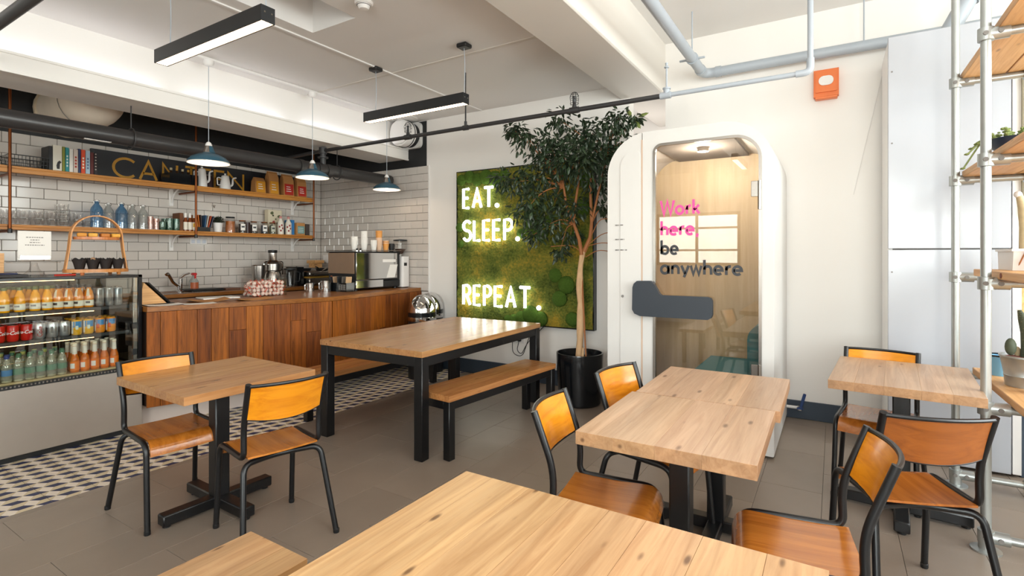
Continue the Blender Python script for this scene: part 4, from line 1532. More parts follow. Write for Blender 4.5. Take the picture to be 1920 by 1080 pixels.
for q in range(14):
    y, z, r = rf.uniform(4.13, 4.27), LS + rf.uniform(.06, .3), rf.uniform(.012, .026)
    c = rf.choice([(52, 58, 38), (176, 140, 40), (150, 60, 60), (90, 96, 60)])
    part('printed_flower', MB().prism([(y + r * cos(a * 1.047), z + r * sin(a * 1.047) * (1 if a % 2 else .7)) for a in range(6)], -6.34, -6.3392 + q * 1e-5, lambda a, b, s_: (s_, a, b)), colour('fl_%d%d' % (c[0], c[1]), c, .6), t)
for i, y in enumerate((4.185, 4.3)):
    t = thing('gift_tin', ('white tin with red flowers and pink stopper, left of two', 'white tin with red flowers and pink stopper, beside the blue box')[i], 'tin', (-6.2, y, LS), 0, 'flowered tins')
    part('tin_body', MB().lathe([(.0, 0), (.04, 0), (.04, .15), (.02, .19), (.016, .21)], 16, (-6.2, y, LS)), colour('tin_cream', (226, 220, 208), .4), t)
    part('stopper', MB().ball((-6.2, y, LS + .225), .02, 10, 6), colour('pink_stopper', (214, 150, 146), .5), t)
    for q, (a, z) in enumerate(((-.5, .05), (.1, .08), (-.9, .1), (-.2, .12))):
        part('painted_flower', MB().lathe([(.0406, z - .012), (.0408, z), (.0406, z + .012)], 3, (-6.2, y, LS), a0=a - .25, a1=a + .25), colour('flower_red', (150, 44, 44), .5), t)
single('blue_carton', MB().box(-6.34, 4.335, LS, -6.19, 4.385, LS + .2, c=.003), colour('bright_blue', (44, 118, 180), .5), 'bright blue carton between flowered tin and kraft pack', 'carton')
t = thing('kraft_pack', 'kraft pack with teal label near the right end of the lower shelf', 'pack', (-6.22, 4.47, LS))
part('pack_body', MB().box(-6.28, 4.4, LS, -6.16, 4.53, LS + .165, c=.006), M_kraft, t)
part('pack_label', MB().box(-6.16, 4.412, LS + .02, -6.1585, 4.518, LS + .12), colour('pack_teal', (104, 150, 150), .6), t)
mb = MB()
for q in range(3):
    mb.box(-6.1585, 4.42, LS + .04 + q * .025, -6.158, 4.5, LS + .047 + q * .025)
part('pack_print', mb, M_paper, t)
single('dark_carton', MB().box(-6.27, 4.545, LS, -6.17, 4.61, LS + .155, c=.004), colour('slate_carton', (70, 60, 56), .6), 'small dark carton at the right end of the lower shelf', 'carton')

# ------------------------------------------------------------------ things on the bar counter
CT = 1.0005
t = thing('candy_box', 'clear box full of red and white sweets on the bar counter', 'box', (-5.0, 3.19, CT))
part('box_wall', MB().ring([(-5.1, 3.0), (-4.88, 3.0), (-4.88, 3.37), (-5.1, 3.37)], [(-5.096, 3.004), (-4.884, 3.004), (-4.884, 3.366), (-5.096, 3.366)], CT, CT + .185, lambda a, b, q: (a, b, q)).box(-5.096, 3.004, CT, -4.884, 3.366, CT + .004), M_acrylic, t)
cw = colour('sweet_wrap_white', (250, 230, 218), .35)
cr = colour('sweet_wrap_red', (212, 84, 60), .35)
sw = None
for iz in range(4):
    for iy in range(8):
        for ix in range(4):
            if iz == 3 and random.random() < .25:
                continue
            x = -5.065 + ix * .048 + random.uniform(-.006, .006)
            y = 3.03 + iy * .0435 + random.uniform(-.006, .006)
            z = CT + .026 + iz * .036 + random.uniform(-.004, .004)
            if sw is None:
                sw = thing('wrapped_sweet', 'red and white wrapped sweet in the clear box on the bar counter', 'sweet', (0, 0, 0), 0, 'wrapped sweets in the clear box')
                part('sweet_body', MB().ball((0, 0, 0), .021, 8, 5, (1, 1.15, .85)), cw, sw)
                mb = MB().lathe([(.0213, -.005), (.0222, 0), (.0213, .005)], 8, caps=False)
                part('red_stripe', mb, cr, sw)
                w1 = MB().add([(0, .022, 0), (-.014, .04, .006), (.014, .04, -.006)], [(0, 1, 2)]).add([(0, -.022, 0), (-.014, -.04, .006), (.014, -.04, -.006)], [(0, 2, 1)])
                part('wrapper_end', w1, cr, sw, angle=0)
                o = sw
            else:
                o = copy_tree(sw)
            o.location = (x, y, z)
            o.rotation_euler = (random.uniform(0, 6), random.uniform(0, 6), random.uniform(0, 6))
# papers and tablet
t = thing('till_tablet', 'black tablet till on a triangular wood stand beside the drinks fridge', 'tablet', (-4.98, 2.1, CT))
tri = [(-5.13, CT + .012), (-4.93, CT + .012), (-5.1, CT + .2)]
part('stand', MB().prism([(2.1 - .1 + .0, CT), (2.1 + .12, CT), (2.1 - .06, CT + .19)], -5.08, -4.88, lambda a, b, q: (q, a, b)), T_scaff, t)
part('screen', MB().box(-.115, -.008, 0, .115, .008, .245, c=.004).xf(Matrix.Translation((-4.98, 2.235, CT + .008)) @ Matrix.Rotation(radians(43), 4, 'X')), M_blackgloss, t)
part('base_plate', MB().box(-5.1, 1.995, CT, -4.86, 2.27, CT + .007, c=.003), M_black, t)
rp2 = random.Random(12)


def sheet(name, x, y, w, l, rz, z, m, label, cat='paper', curl=.0):
    n = 6
    vs, fs = [], []
    for i in range(n + 1):
        for j in (0, 1):
            yy = -l / 2 + l * i / n
            vs.append((-w / 2 + w * j, yy, curl * (abs(i / n - .5) * 2) ** 2))
    for i in range(n):
        fs.append((2 * i, 2 * i + 1, 2 * i + 3, 2 * i + 2))
    m2 = len(vs)
    vs2 = vs + [(a, b, c + .0012) for a, b, c in vs]
    fs2 = fs + [tuple(k + m2 for k in f) for f in fs] + [(2 * i + j, 2 * i + 2 + j, m2 + 2 * i + 2 + j, m2 + 2 * i + j) for i in range(n) for j in (0, 1)] + [(0, 1, m2 + 1, m2), (2 * n, 2 * n + 1, m2 + 2 * n + 1, m2 + 2 * n)]
    mb = MB().add(vs2, fs2).xf(Matrix.Translation((x, y, z)) @ Matrix.Rotation(rz, 4, 'Z'))
    return single(name, mb, m, label, cat)


sheet('paper_sheet', -4.77, 2.14, .15, .26, -.15, CT, M_paper, 'white paper at the front edge of the counter by the fridge', curl=.006)
sheet('paper_sheet', -4.64, 2.36, .13, .24, -.28, CT, M_paper, 'second white paper along the counter edge, further from the fridge', curl=.004)
sheet('kraft_menu', -4.86, 2.55, .26, .32, -.3, CT, M_kraft, 'brown kraft menu sheet lying on the counter, left one', curl=.02)
sheet('kraft_menu', -4.66, 2.86, .22, .3, -.25, CT, M_kraft, 'brown kraft menu sheet lying on the counter, before the sweets', curl=.014)
single('magazine', MB().box(-.12, -.16, 0, .12, .16, .012, c=.002).rotz(-.2).move(-5.08, 2.76, CT), M_paper, 'white magazine lying on the counter left of the sweets', 'magazine')


def pitcher(x, y, r, h, label):
    t = thing('milk_pitcher', label, 'pitcher', (x, y, CT), 0, 'steel milk pitchers')
    part('pitcher_body', MB().lathe([(.0, 0), (r, 0), (r * 1.02, h * .1), (r * .97, h * .6), (r * .98, h), (r * .93, h), (r * .93, .01), (.0, .01)], 20, (x, y, CT)), M_chrome, t)
    part('spout_lip', MB().prism([(-.02, 0), (.02, 0), (0, .022)], h - .02, h + .002, lambda a, b, q: (x - a, y + r * .95 + b, CT + q)), M_chrome, t)
    part('pitcher_handle', MB().tube(bend([(x, y - r * .97, CT + h * .85), (x, y - r * 1.55, CT + h * .85), (x, y - r * 1.5, CT + h * .2), (x, y - r, CT + h * .2)], .02, 4), .006, 6), M_chrome, t)


pitcher(-5.08, 3.80, .045, .1, 'small steel milk pitcher between sweets and coffee machine')
pitcher(-4.96, 3.92, .06, .125, 'large steel milk pitcher next to the coffee machine')

# coffee machine
e0, e1, ex0, ex1 = 4.12, 4.86, -5.2, -4.69
t = thing('espresso_machine', 'large boxy espresso machine with mirror polished back on the counter', 'coffee machine', (-4.95, 4.49, CT))
part('lower_body', MB().box(ex0, e0, CT + .02, ex1 - .02, e1, CT + .11, c=.008), M_black, t)
part('main_body', MB().box(ex0 + .02, e0 + .012, CT + .11, ex1 - .012, e1 - .012, CT + .45, c=.008), M_black, t)
part('back_panel', MB().box(ex1 - .012, e0 + .012, CT + .13, ex1, e1 - .07, CT + .445, c=.003), M_chrome, t, label='mirror polished back panel')
part('back_panel', MB().box(ex1 - .02, e0 + .012, CT + .03, ex1 - .008, e1 - .3, CT + .12, c=.003), M_chrome, t)
part('side_panel', MB().box(ex0 + .03, e0 - .002, CT + .2, ex1 - .03, e0 + .012, CT + .445, c=.003), colour('brown_side', (128, 104, 84), .3), t, label='brown side panel')
part('top_tray', MB().box(ex0, e0, CT + .45, ex1, e1, CT + .462, c=.003), M_black, t)
part('top_rail', MB().tube([(ex0, e0, CT + .475), (ex1, e0, CT + .475), (ex1, e1, CT + .475), (ex0, e1, CT + .475)], .004, 6, closed=True), M_steel, t)
part('name_strip', MB().box(ex1, e1 - .32, CT + .33, ex1 + .003, e1 - .1, CT + .365), M_paper, t)
part('leaning_panel', MB().prism([(e1 - .26, CT + .14), (e1 - .12, CT + .14), (e1 - .07, CT + .3), (e1 - .2, CT + .3)], ex1 + .0005, ex1 + .006, lambda a, b, q: (q, a, b)), M_paper, t)
for (x, y) in ((ex0 + .05, e0 + .05), (ex1 - .06, e0 + .05), (ex0 + .05, e1 - .05), (ex1 - .06, e1 - .05)):
    part('foot', MB().cyl((x, y, CT), (x, y, CT + .021), .022, n=10), M_black, t)
TOPZ = CT + .4625
# black caddy with cards and brush beside the machine
t = thing('black_caddy', 'black caddy with a white drawn panel at the left side of the coffee machine', 'caddy', (-4.86, 4.03, CT))
part('caddy_box', MB().ring([(-5.08, 3.985), (-4.69, 3.985), (-4.69, 4.1), (-5.08, 4.1)], [(-5.074, 3.991), (-4.696, 3.991), (-4.696, 4.094), (-5.074, 4.094)], CT + .003, CT + .1, lambda a, b, q: (a, b, q)).box(-5.08, 3.985, CT, -4.69, 4.1, CT + .004), M_blackgloss, t)
mb = MB()
for q in range(5):
    mb.box(-4.82, 3.9842, CT + .02 + q * .014, -4.7, 3.985, CT + .024 + q * .014)
for q in range(3):
    mb.box(-4.81 + q * .04, 3.9842, CT + .02, -4.805 + q * .04, 3.985, CT + .08)
part('drawn_panel', mb, colour('chalk', (170, 166, 160), .7), t)
for i, (x, tl_, c, nm) in enumerate(((-5.03, .1, (176, 96, 44), 'wooden brush'), (-4.96, -.25, (40, 44, 52), 'dark card'), (-4.91, -.2, (170, 140, 112), 'tan card'), (-4.85, -.12, (30, 32, 34), 'black card'), (-4.79, .05, (92, 88, 82), 'grey card'), (-4.735, .14, (196, 160, 120), 'light tan card'))):
    if i == 0:
        mb = MB().prism([(-.02, 0), (.02, 0), (.028, .09), (.008, .17), (-.008, .17), (-.028, .09)], -.006, .006, lambda a, b, q: (a, q, b))
    else:
        mb = MB().box(-.007, -.04, 0, .007, .04, .165, c=.002)
    mb.xf(Matrix.Translation((x, 4.042, CT + .006)) @ Matrix.Rotation(tl_, 4, 'Y'))
    single('caddy_card' if i else 'barista_brush', mb, colour('cc_%d' % i, c, .5), nm + ' standing in the black caddy by the coffee machine', 'card' if i else 'brush')

# cups and things on top of the machine
cup = None


def paper_cup(m, label, x, y, z, group):
    t = thing('paper_cup', label, 'cup', (x, y, z), 0, group)
    part('cup_wall', MB().lathe([(.026, 0), (.04, .095), (.038, .095), (.0245, .004), (.0, .004)], 16, (x, y, z)), m, t)
    part('rolled_rim', MB().tube([(x + .04 * cos(a * pi / 8), y + .04 * sin(a * pi / 8), z + .096) for a in range(16)], .0025, 5, closed=True), m, t)
    return t


orange_cup = colour('orange_cup', (226, 158, 82), .6)
beige_cup = colour('beige_cup', (226, 190, 160), .6)
for (x, y, n, m, nm) in ((-4.92, 4.30, 7, M_paper, 'short white stack'), (-4.86, 4.40, 12, M_paper, 'tall white stack'), (-4.8, 4.5, 4, M_paper, 'lowest white stack')):
    for q in range(n):
        paper_cup(m, 'white paper cup, %s up in the %s on the coffee machine' % (ORD[q], nm), x, y, TOPZ + q * .0135, 'white paper cups on the coffee machine')
for q in range(4):
    paper_cup(beige_cup, 'beige paper cup, %s up in the orange topped stack' % ORD[q], -4.8, 4.585, TOPZ + q * .024, 'beige and orange cups on the coffee machine')
for q in range(4):
    paper_cup(orange_cup, 'orange paper cup, %s from the top of the mixed stack' % ORD[3 - q], -4.8, 4.585, TOPZ + .11 + q * .016, 'beige and orange cups on the coffee machine')
for q in range(4):
    paper_cup(orange_cup if q % 2 == 0 else beige_cup, '%s paper cup, %s up in the small stack before the hopper' % (('orange', 'pale')[q % 2], ORD[q]), -4.78, 4.68, TOPZ + q * .013, 'beige and orange cups on the coffee machine')
for i, y in enumerate((4.22, 4.27)):
    t = thing('small_tamper', ('polished tamper on top of the coffee machine, left one', 'polished tamper on top of the coffee machine, right one')[i], 'tamper', (-4.78, y, TOPZ))
    part('tamper_base', MB().lathe([(.0, 0), (.026, 0), (.026, .014), (.012, .022)], 14, (-4.78, y, TOPZ)), M_chrome, t)
    part('tamper_knob', MB().lathe([(.012, .02), (.015, .032), (.0, .036)], 12, (-4.78, y, TOPZ)), M_black, t)
t = thing('knock_jug', 'black funnel shaped jug on top of the coffee machine', 'jug', (-4.77, 4.765, TOPZ))
part('jug_body', MB().lathe([(.0, 0), (.026, 0), (.042, .1), (.038, .1), (.024, .006), (.0, .006)], 16, (-4.77, 4.765, TOPZ)), M_black, t)
part('jug_handle', MB().tube(bend([(-4.77, 4.8, TOPZ + .085), (-4.77, 4.83, TOPZ + .08), (-4.77, 4.82, TOPZ + .03), (-4.77, 4.795, TOPZ + .025)], .012, 3), .004, 6), M_black, t)
t = thing('coffee_grinder', 'grey coffee grinder with clear bean hopper right of the espresso machine', 'grinder', (-4.8, 4.94, CT))
part('grinder_body', MB().prism(rrect(-4.9, 4.875, -4.68, 5.01, .03, 4), CT + .012, CT + .4), M_white, t)
part('side_badge', MB().box(-4.68, 4.9, CT + .28, -4.676, 4.95, CT + .32), M_black, t)
part('hopper', MB().lathe([(.04, .4), (.04, .45), (.086, .5), (.09, .6)], 18, (-4.79, 4.945, CT)), M_acrylic, t)
part('beans', MB().lathe([(.0, .42), (.036, .44), (.07, .495), (.0, .5)], 14, (-4.79, 4.945, CT)), colour('beans', (70, 40, 24), .6), t)
part('hopper_lid', MB().lathe([(.088, .6), (.09, .605), (.088, .615), (.0, .625)], 18, (-4.79, 4.945, CT)), M_black, t)
part('grinder_feet', MB().prism(rrect(-4.89, 4.885, -4.69, 5.0, .03, 4), CT, CT + .0125), M_black, t)

# two domed bins at the end of the counter
for i, (x, y, r) in enumerate(((-4.07, 4.56, .16), (-4.22, 4.868, .16))):
    t = thing('domed_bin', ('chrome domed bin at the end of the bar counter, front one', 'chrome domed bin at the end of the bar counter, nearer the wall')[i], 'bin', (x, y, 0), 0, 'domed bins')
    part('bin_body', MB().lathe([(.0, 0), (r, 0), (r, .70)], 28, (x, y, 0)), M_black, t)
    part('lower_band', MB().lathe([(r + .002, .66), (r + .006, .67), (r + .006, .705), (r + .002, .71)], 28, (x, y, 0)), M_chrome, t)
    part('collar', MB().lathe([(r, .70), (r + .004, .705), (r + .004, .755), (r, .76)], 28, (x, y, 0)), M_blackgloss, t)
    part('dome_lid', MB().lathe([((r + .004) * cos(radians(a)), .76 + .2 * sin(radians(a))) for a in range(0, 90, 9)] + [(.001, .96)], 28, (x, y, 0)), M_chrome, t)
    part('push_flap', MB().lathe([((r + .006) * cos(radians(a)), .76 + .2 * sin(radians(a))) for a in (15, 30, 45, 60)], 8, (x + .002, y - .002, 0), a0=-1.2, a1=-.2), M_chrome, t)


# ------------------------------------------------------------------ drinks fridge
FX0, FX1, FY0, FY1, FZ = -5.45, -4.75, .25, 1.975, 1.262
t = thing('display_fridge', 'glass fronted display fridge full of bottles and cans', 'fridge', (-5.1, 1.11, 0))
part('base_cabinet', MB().box(FX0, FY0, .04, FX1 - .012, FY1, .53, c=.004), M_fridge_steel, t)
part('front_panel', MB().box(FX1 - .012, FY0, .045, FX1, 1.115, .505, c=.002), M_fridge_steel, t)
part('front_panel', MB().box(FX1 - .012, 1.118, .045, FX1, FY1, .505, c=.002), M_fridge_steel, t)
part('plinth', MB().box(FX0 + .02, FY0 + .02, 0, FX1 - .03, FY1 - .01, .041), M_black, t)
part('vent_rail', MB().box(FX1 - .03, FY0, .505, FX1 + .004, FY1, .53, c=.002), M_black, t)
mb = MB()
for q in range(80):
    y = FY0 + .01 + q * .0214
    mb.box(FX1 + .004, y, .515, FX1 + .007, y + .01, .527)
part('vent_teeth', mb, M_steel, t)
fr = MB().box(FX1 - .025, FY1 - .03, .53, FX1, FY1, FZ, c=.003).box(FX0, FY1 - .03, .53, FX0 + .03, FY1, FZ, c=.003).box(FX1 - .025, FY0, FZ - .022, FX1, FY1, FZ, c=.003).box(FX0, FY0, FZ - .022, FX0 + .03, FY1, FZ, c=.003).box(FX0 + .03, FY1 - .028, FZ - .021, FX1 - .025, FY1 - .001, FZ - .001, c=.003).box(FX0 + .03, FY0, FZ - .021, FX1 - .025, FY0 + .03, FZ - .001, c=.003)
part('glass_frame', fr, M_blackgloss, t)
part('steel_upright', MB().box(FX1 - .03, FY1 - .062, .53, FX1 - .006, FY1 - .032, FZ - .024, c=.002), M_steel, t)
for z in (.62, .83):
    part('shelf_clip', MB().box(FX1 - .032, FY1 - .066, z, FX1 - .004, FY1 - .034, z + .05, c=.003), M_black, t)
part('front_glass', MB().box(FX1 - .005, FY0 + .03, .53, FX1 - .001, FY1 - .03, FZ - .022), M_pane, t)
part('top_glass', MB().box(FX0 + .03, FY0 + .03, FZ - .008, FX1 - .025, FY1 - .03, FZ - .001), M_pane, t)
part('side_glass', MB().box(FX0 + .03, FY1 - .014, .53, FX1 - .026, FY1 - .01, FZ - .022), M_pane, t)
part('back_doors', MB().box(FX0, FY0, .53, FX0 + .012, FY1 - .03, FZ - .022), colour('dark_bronze', (74, 54, 32), .2), t)
F1, F2, F3 = 1.022, .82, .545
for z, d in ((F1, .02), (F2, .02)):
    s = part('fridge_shelf', MB().box(FX0 + .03, FY0 + .04, z - .026, FX1 - .05, FY1 - .07, z, c=.002), M_black, t)
    part('light_strip', MB().box(FX1 - .07, FY0 + .05, z - .032, FX1 - .062, FY1 - .3, z - .0265), M_fridgeled, s)
part('fridge_floor', MB().box(FX0 + .02, FY0 + .04, .53, FX1 - .035, FY1 - .035, .544, c=.001), colour('fridge_floor', (190, 168, 120), .4), t)
part('top_light', MB().box(FX1 - .07, FY0 + .05, FZ - .03, FX1 - .062, FY1 - .42, FZ - .0225), M_fridgeled, t)

# -- what stands in it.  prototype first, then copies
LX = .055


def bottle_proto(name, cat, prof, body, cap, capz, capr, lab, labz, labm, capm, group, neck=None, emblem=None, emblem2=None):
    t = thing(name, 'x', cat, (0, 0, 0), 0, group)
    part('bottle_body', MB().lathe(prof, 14), body, t)
    r = max(p[0] for p in prof)
    part('cap', MB().lathe([(capr, capz), (capr * 1.06, capz + .004), (capr * 1.02, capz + .02), (.0, capz + .0215)], 12), capm, t)
    if lab:
        part('label_band', MB().lathe([(r * 1.012, labz[0]), (r * 1.012, labz[1])], 14), labm, t)
        if emblem:
            part('label_print', MB().lathe([(r * 1.022, labz[0] + (labz[1] - labz[0]) * k) for k in emblem[0:2]], 6, a0=emblem[3] - emblem[2], a1=emblem[3] + emblem[2]), emblem[4], t)
    if neck:
        part('neck_label', MB().lathe(neck[0], 12), neck[1], t)
    return t


juice = colour('orange_juice', (248, 170, 14), .12)
amberj = colour('apple_juice', (226, 136, 26), .1)
juice_prof = [(.0, 0), (.029, 0), (.031, .006), (.031, .085), (.024, .12), (.014, .14), (.014, .152)]
A0 = -.75     # label prints face the room and the camera
jb = bottle_proto('juice_bottle', 'bottle', juice_prof, juice, None, .15, .0165, True, (.012, .055), colour('juice_label', (232, 226, 208), .6), colour('juice_cap', (96, 106, 60), .4), 'juice bottles on the top fridge shelf', emblem=(.45, .75, .5, A0, M_grayink))
ab = bottle_proto('juice_bottle', 'bottle', juice_prof, amberj, None, .15, .0165, True, (.012, .055), colour('juice_label', (232, 226, 208), .6), colour('juice_cap_dark', (52, 44, 44), .4), 'juice bottles on the top fridge shelf', neck=([(.0315, .085), (.0245, .121), (.0145, .141)], colour('neck_white', (226, 216, 196), .6)), emblem=(.4, .8, .45, A0, M_ink))
ab.children[0]
# neck label only a narrow paper strip
for ch in ab.children:
    if ch.name.startswith('neck_label'):
        ch.data = mesh_of('neck_label', MB().lathe([(.0318, .085), (.0252, .121), (.0152, .141)], 4, a0=A0 - .32, a1=A0 + .32), colour('neck_white', (226, 216, 196), .6))


def place(proto, used, loc, label, rz=0):
    if not used[0]:
        used[0] = True
        proto.location = loc
        proto.rotation_euler = (0, 0, rz)
        proto['label'] = label
        return proto
    return copy_tree(proto, loc, rz, label)


uj, ua = [False], [False]
jy_ = [1.105, 1.18, 1.262, 1.345, 1.412, 1.475, 1.535, 1.597, 1.66]
for row in range(3):
    for i, y in enumerate(jy_):
        orange = i < 5 if row == 0 else i < 6
        p, u = (jb, uj) if orange else (ab, ua)
        lb = '%s juice bottle, %s from the left in the %s row of the fridge top shelf' % (('orange' if orange else 'amber'), ORD[i], ('front', 'second', 'back')[row])
        place(p, u, (-4.865 - row * .08, y - row * .01, F1), lb, random.uniform(-.25, .25))


def can_proto(name, group, r, h, body, bands, top=M_steel):
    t = thing(name, 'x', 'can', (0, 0, 0), 0, group)
    part('can_body', MB().lathe([(.0, .002), (r * .8, 0), (r, .01), (r, h - .014), (r * .84, h - .003)], 16), body, t)
    part('can_top', MB().lathe([(r * .86, h - .004), (r * .88, h), (r * .8, h - .003), (.0, h - .004)], 16), top, t)
    part('ring_pull', MB().tube([(.012 * cos(a * 1.047) + .004, .008 * sin(a * 1.047), h) for a in range(6)], .0015, 4, closed=True), M_steel, t)
    for nm, z0, z1, a0, a1, m in bands:
        part(nm, MB().lathe([(r + .0004, h * z0), (r + .0004, h * z1)], 14 if a1 - a0 > 6 else 6, a0=a0, a1=a1), m, t)
    return t


def wrap_text(t, text, r, h, z, a_c, w, m, vertical=False, slant=.2, nm='lettering'):
    out, tot = strokes(text, .1)
    mb = MB()
    for ch, ss in out:
        for s_ in ss:
            if vertical:
                fn = lambda a, b, q: ((r + q) * cos(a_c - (b - .5) * h / r), (r + q) * sin(a_c - (b - .5) * h / r), z + (a - tot / 2) * h)
            else:
                fn = lambda a, b, q: ((r + q) * cos(a_c + (a + slant * b - tot / 2) * h / r), (r + q) * sin(a_c + (a + slant * b - tot / 2) * h / r), z + b * h)
            ribbon(mb, s_, w, fn, .0008)
    part(nm, mb, m, t, angle=0)


silver = colour('can_silver', (190, 192, 194), .28, metal=.8)
red = colour('can_red', (188, 26, 22), .25)
A1 = -.72
cans = {
    'red': can_proto('drink_can', 'cans on the middle fridge shelf', .033, .115, red, []),
    'silver_red': can_proto('drink_can', 'cans on the middle fridge shelf', .033, .115, silver, []),
    'silver': can_proto('drink_can', 'cans on the middle fridge shelf', .033, .115, silver, [('grey_print', .3, .7, A1 + .3, A1 + .75, M_grayink)]),
    'yellow': can_proto('drink_can', 'cans on the middle fridge shelf', .033, .115, colour('can_yellow', (226, 168, 32), .3), [('blue_band', .48, .88, 0, 2 * pi, colour('can_blue', (60, 132, 186), .3)), ('white_flash', .1, .88, A1 - .9, A1 - .35, M_paper), ('pale_print', .35, .6, A1 + .1, A1 + .6, colour('can_pale', (206, 214, 196), .4))], top=M_gold),
    'orange': can_proto('drink_can', 'cans on the middle fridge shelf', .033, .115, colour('can_orange', (226, 136, 30), .3), [('blue_band', .52, .88, 0, 2 * pi, colour('can_blue', (60, 132, 186), .3)), ('white_flash', .12, .7, A1 - .8, A1 - .3, M_paper), ('fruit_print', .3, .6, A1 - .1, A1 + .45, colour('can_fruit', (204, 74, 30), .4))], top=M_gold),
    'grey_tall': can_proto('drink_can', 'tall cans on the top fridge shelf', .027, .145, silver, [('grey_print', .1, .9, A1 + .2, A1 + .9, M_grayink)]),
}
wrap_text(cans['red'], 'Coca-Cola', .0334, .021, .05, A1, .2, M_paper, slant=.25)
wrap_text(cans['silver_red'], 'Coke', .0334, .024, .055, A1 + .35, .24, colour('can_dark_red', (140, 34, 34), .4), vertical=True)
used = {k: [False] for k in cans}
row = [('red', 'red can with white script', 1.15), ('red', 'red can with white script', 1.222), ('red', 'red can with white script', 1.295), ('silver_red', 'silver can with upright red lettering', 1.366), ('silver', 'plain silver can', 1.438), ('silver', 'plain silver can', 1.507), ('yellow', 'blue and yellow can', 1.58), ('yellow', 'blue and yellow can', 1.652), ('orange', 'blue and orange can', 1.725), ('orange', 'blue and orange can', 1.797)]
for r_ in range(3):
    for i, (k, nm, y) in enumerate(row):
        place(cans[k], used[k], (-4.85 - r_ * .072, y, F2), '%s, %s from the left, %s row, middle fridge shelf' % (nm, ORD[i], ('front', 'second', 'back')[r_]), random.uniform(-.2, .2))
for r_ in range(2):
    for i, y in enumerate((1.728, 1.79, 1.852)):
        place(cans['grey_tall'], used['grey_tall'], (-4.86 - r_ * .065, y, F1), 'tall silver can, %s from the left, %s row, top fridge shelf' % (ORD[i], ('front', 'back')[r_]), random.uniform(-.2, .2))

wprof = [(.0, 0), (.027, 0), (.029, .008), (.029, .1), (.026, .12), (.013, .15), (.012, .163)]
wb = {}
for k, capc, lab in (('green', (70, 112, 84), (120, 156, 130)), ('blue', (52, 62, 118), (104, 150, 196)), ('yellow', (168, 170, 92), (190, 206, 190))):
    wb[k] = bottle_proto('water_bottle', 'bottle', wprof, M_waterglass, None, .16, .014, True, (.045, .085), glass('label_film_' + k, lab, .1, body=.75), colour('cap_' + k, capc, .4), 'water bottles at the bottom of the fridge')
    part('thick_base', MB().lathe([(.0, .001), (.026, .001), (.026, .012), (.0, .014)], 12), colour('water_base', (206, 202, 176), .2), wb[k])
uw = {k: [False] for k in wb}
wy = [1.12, 1.185, 1.245, 1.305, 1.365, 1.425, 1.485]
for r_ in range(4):
    for i, y in enumerate(wy):
        k = 'blue' if (i < 2 and r_ < 2) else ('yellow' if (r_ > 1 and (i + r_) % 2) else 'green')
        place(wb[k], uw[k], (-4.825 - r_ * .068, y + (.02 if r_ % 2 else 0), F3), 'clear water bottle with %s cap, %s from the left, %s row, fridge bottom' % (k, ORD[i], ORD[r_]), random.uniform(-.3, .3))
oprof = [(.0, 0), (.027, 0), (.029, .006), (.029, .088), (.025, .108), (.015, .135), (.013, .195)]
ob = bottle_proto('orange_bottle', 'bottle', oprof, colour('orange_soda', (206, 104, 14), .1), None, .194, .0145, True, (.015, .082), colour('soda_label', (236, 120, 16), .5), colour('soda_cap', (236, 224, 200), .4), 'orange soda bottles at the bottom of the fridge', neck=([(.0158, .135), (.0138, .192)], colour('soda_neck', (228, 220, 206), .6)))
part('oval_emblem', MB().lathe([(.0296, .03), (.0298, .05), (.0296, .068)], 6, a0=A1 - .5, a1=A1 + .5), M_paper, ob)
uo = [False]
for r_ in range(3):
    for i, y in enumerate((1.56, 1.622, 1.684, 1.746, 1.81)):
        place(ob, uo, (-4.825 - r_ * .068, y + (.01 if r_ % 2 else 0), F3), 'orange soda bottle with white cap, %s from the left, %s row, fridge bottom' % (ORD[i], ORD[r_]), random.uniform(-.25, .25))

# ------------------------------------------------------------------ on top of the fridge
TZ = FZ + .0005
sy, sx = 1.765, -5.02
t = thing('tiered_stand', 'bent wood two tier cake stand on top of the drinks fridge', 'cake stand', (sx, sy, TZ))
rw = .2
part('lower_tray', MB().prism([(sx + .13 * cos(a * pi / 16), sy + (rw + .015) * sin(a * pi / 16)) for a in range(32)], TZ + .02, TZ + .046), T_stand, t)
part('upper_tray', MB().prism([(sx + .1 * cos(a * pi / 16), sy + .152 * sin(a * pi / 16)) for a in range(32)], TZ + .278, TZ + .3), T_stand, t)
arch = [(sy - rw, TZ + .03), (sy - rw + .025, TZ + .2)] + [(sy + .165 * cos(radians(a)), TZ + .3 + .165 * sin(radians(a))) for a in range(176, -1, -11)] + [(sy + rw - .025, TZ + .2), (sy + rw, TZ + .03)]
mb = MB()
n = len(arch)
vs = []
for th in (0, .009):
    for (y, z) in arch:
        vy, vz = y - sy, z - (TZ + .3)
        l_ = math.hypot(vy, max(vz, 0)) or 1
        for x in (sx - .022, sx + .022):
            vs.append((x, y + vy / l_ * th, z + max(vz, 0) / l_ * th))
fs = []
for i in range(n - 1):
    a = 2 * i
    fs += [(a, a + 1, a + 3, a + 2), (2 * n + a, 2 * n + a + 2, 2 * n + a + 3, 2 * n + a + 1), (a, a + 2, 2 * n + a + 2, 2 * n + a), (a + 1, 2 * n + a + 1, 2 * n + a + 3, a + 3)]
fs += [(0, 2 * n, 2 * n + 1, 1), (2 * n - 2, 2 * n - 1, 4 * n - 1, 4 * n - 2)]
part('bent_arch', mb.add(vs, fs), T_stand, t)
for (dx, dy) in ((-.08, -.12), (.08, -.12), (-.08, .12), (.08, .12)):
    part('foot', MB().cyl((sx + dx, sy + dy, TZ), (sx + dx, sy + dy, TZ + .0205), .012, .016, 10), T_stand, t)
mc = None
dark_muffin = colour('dark_muffin', (42, 26, 22), .8)
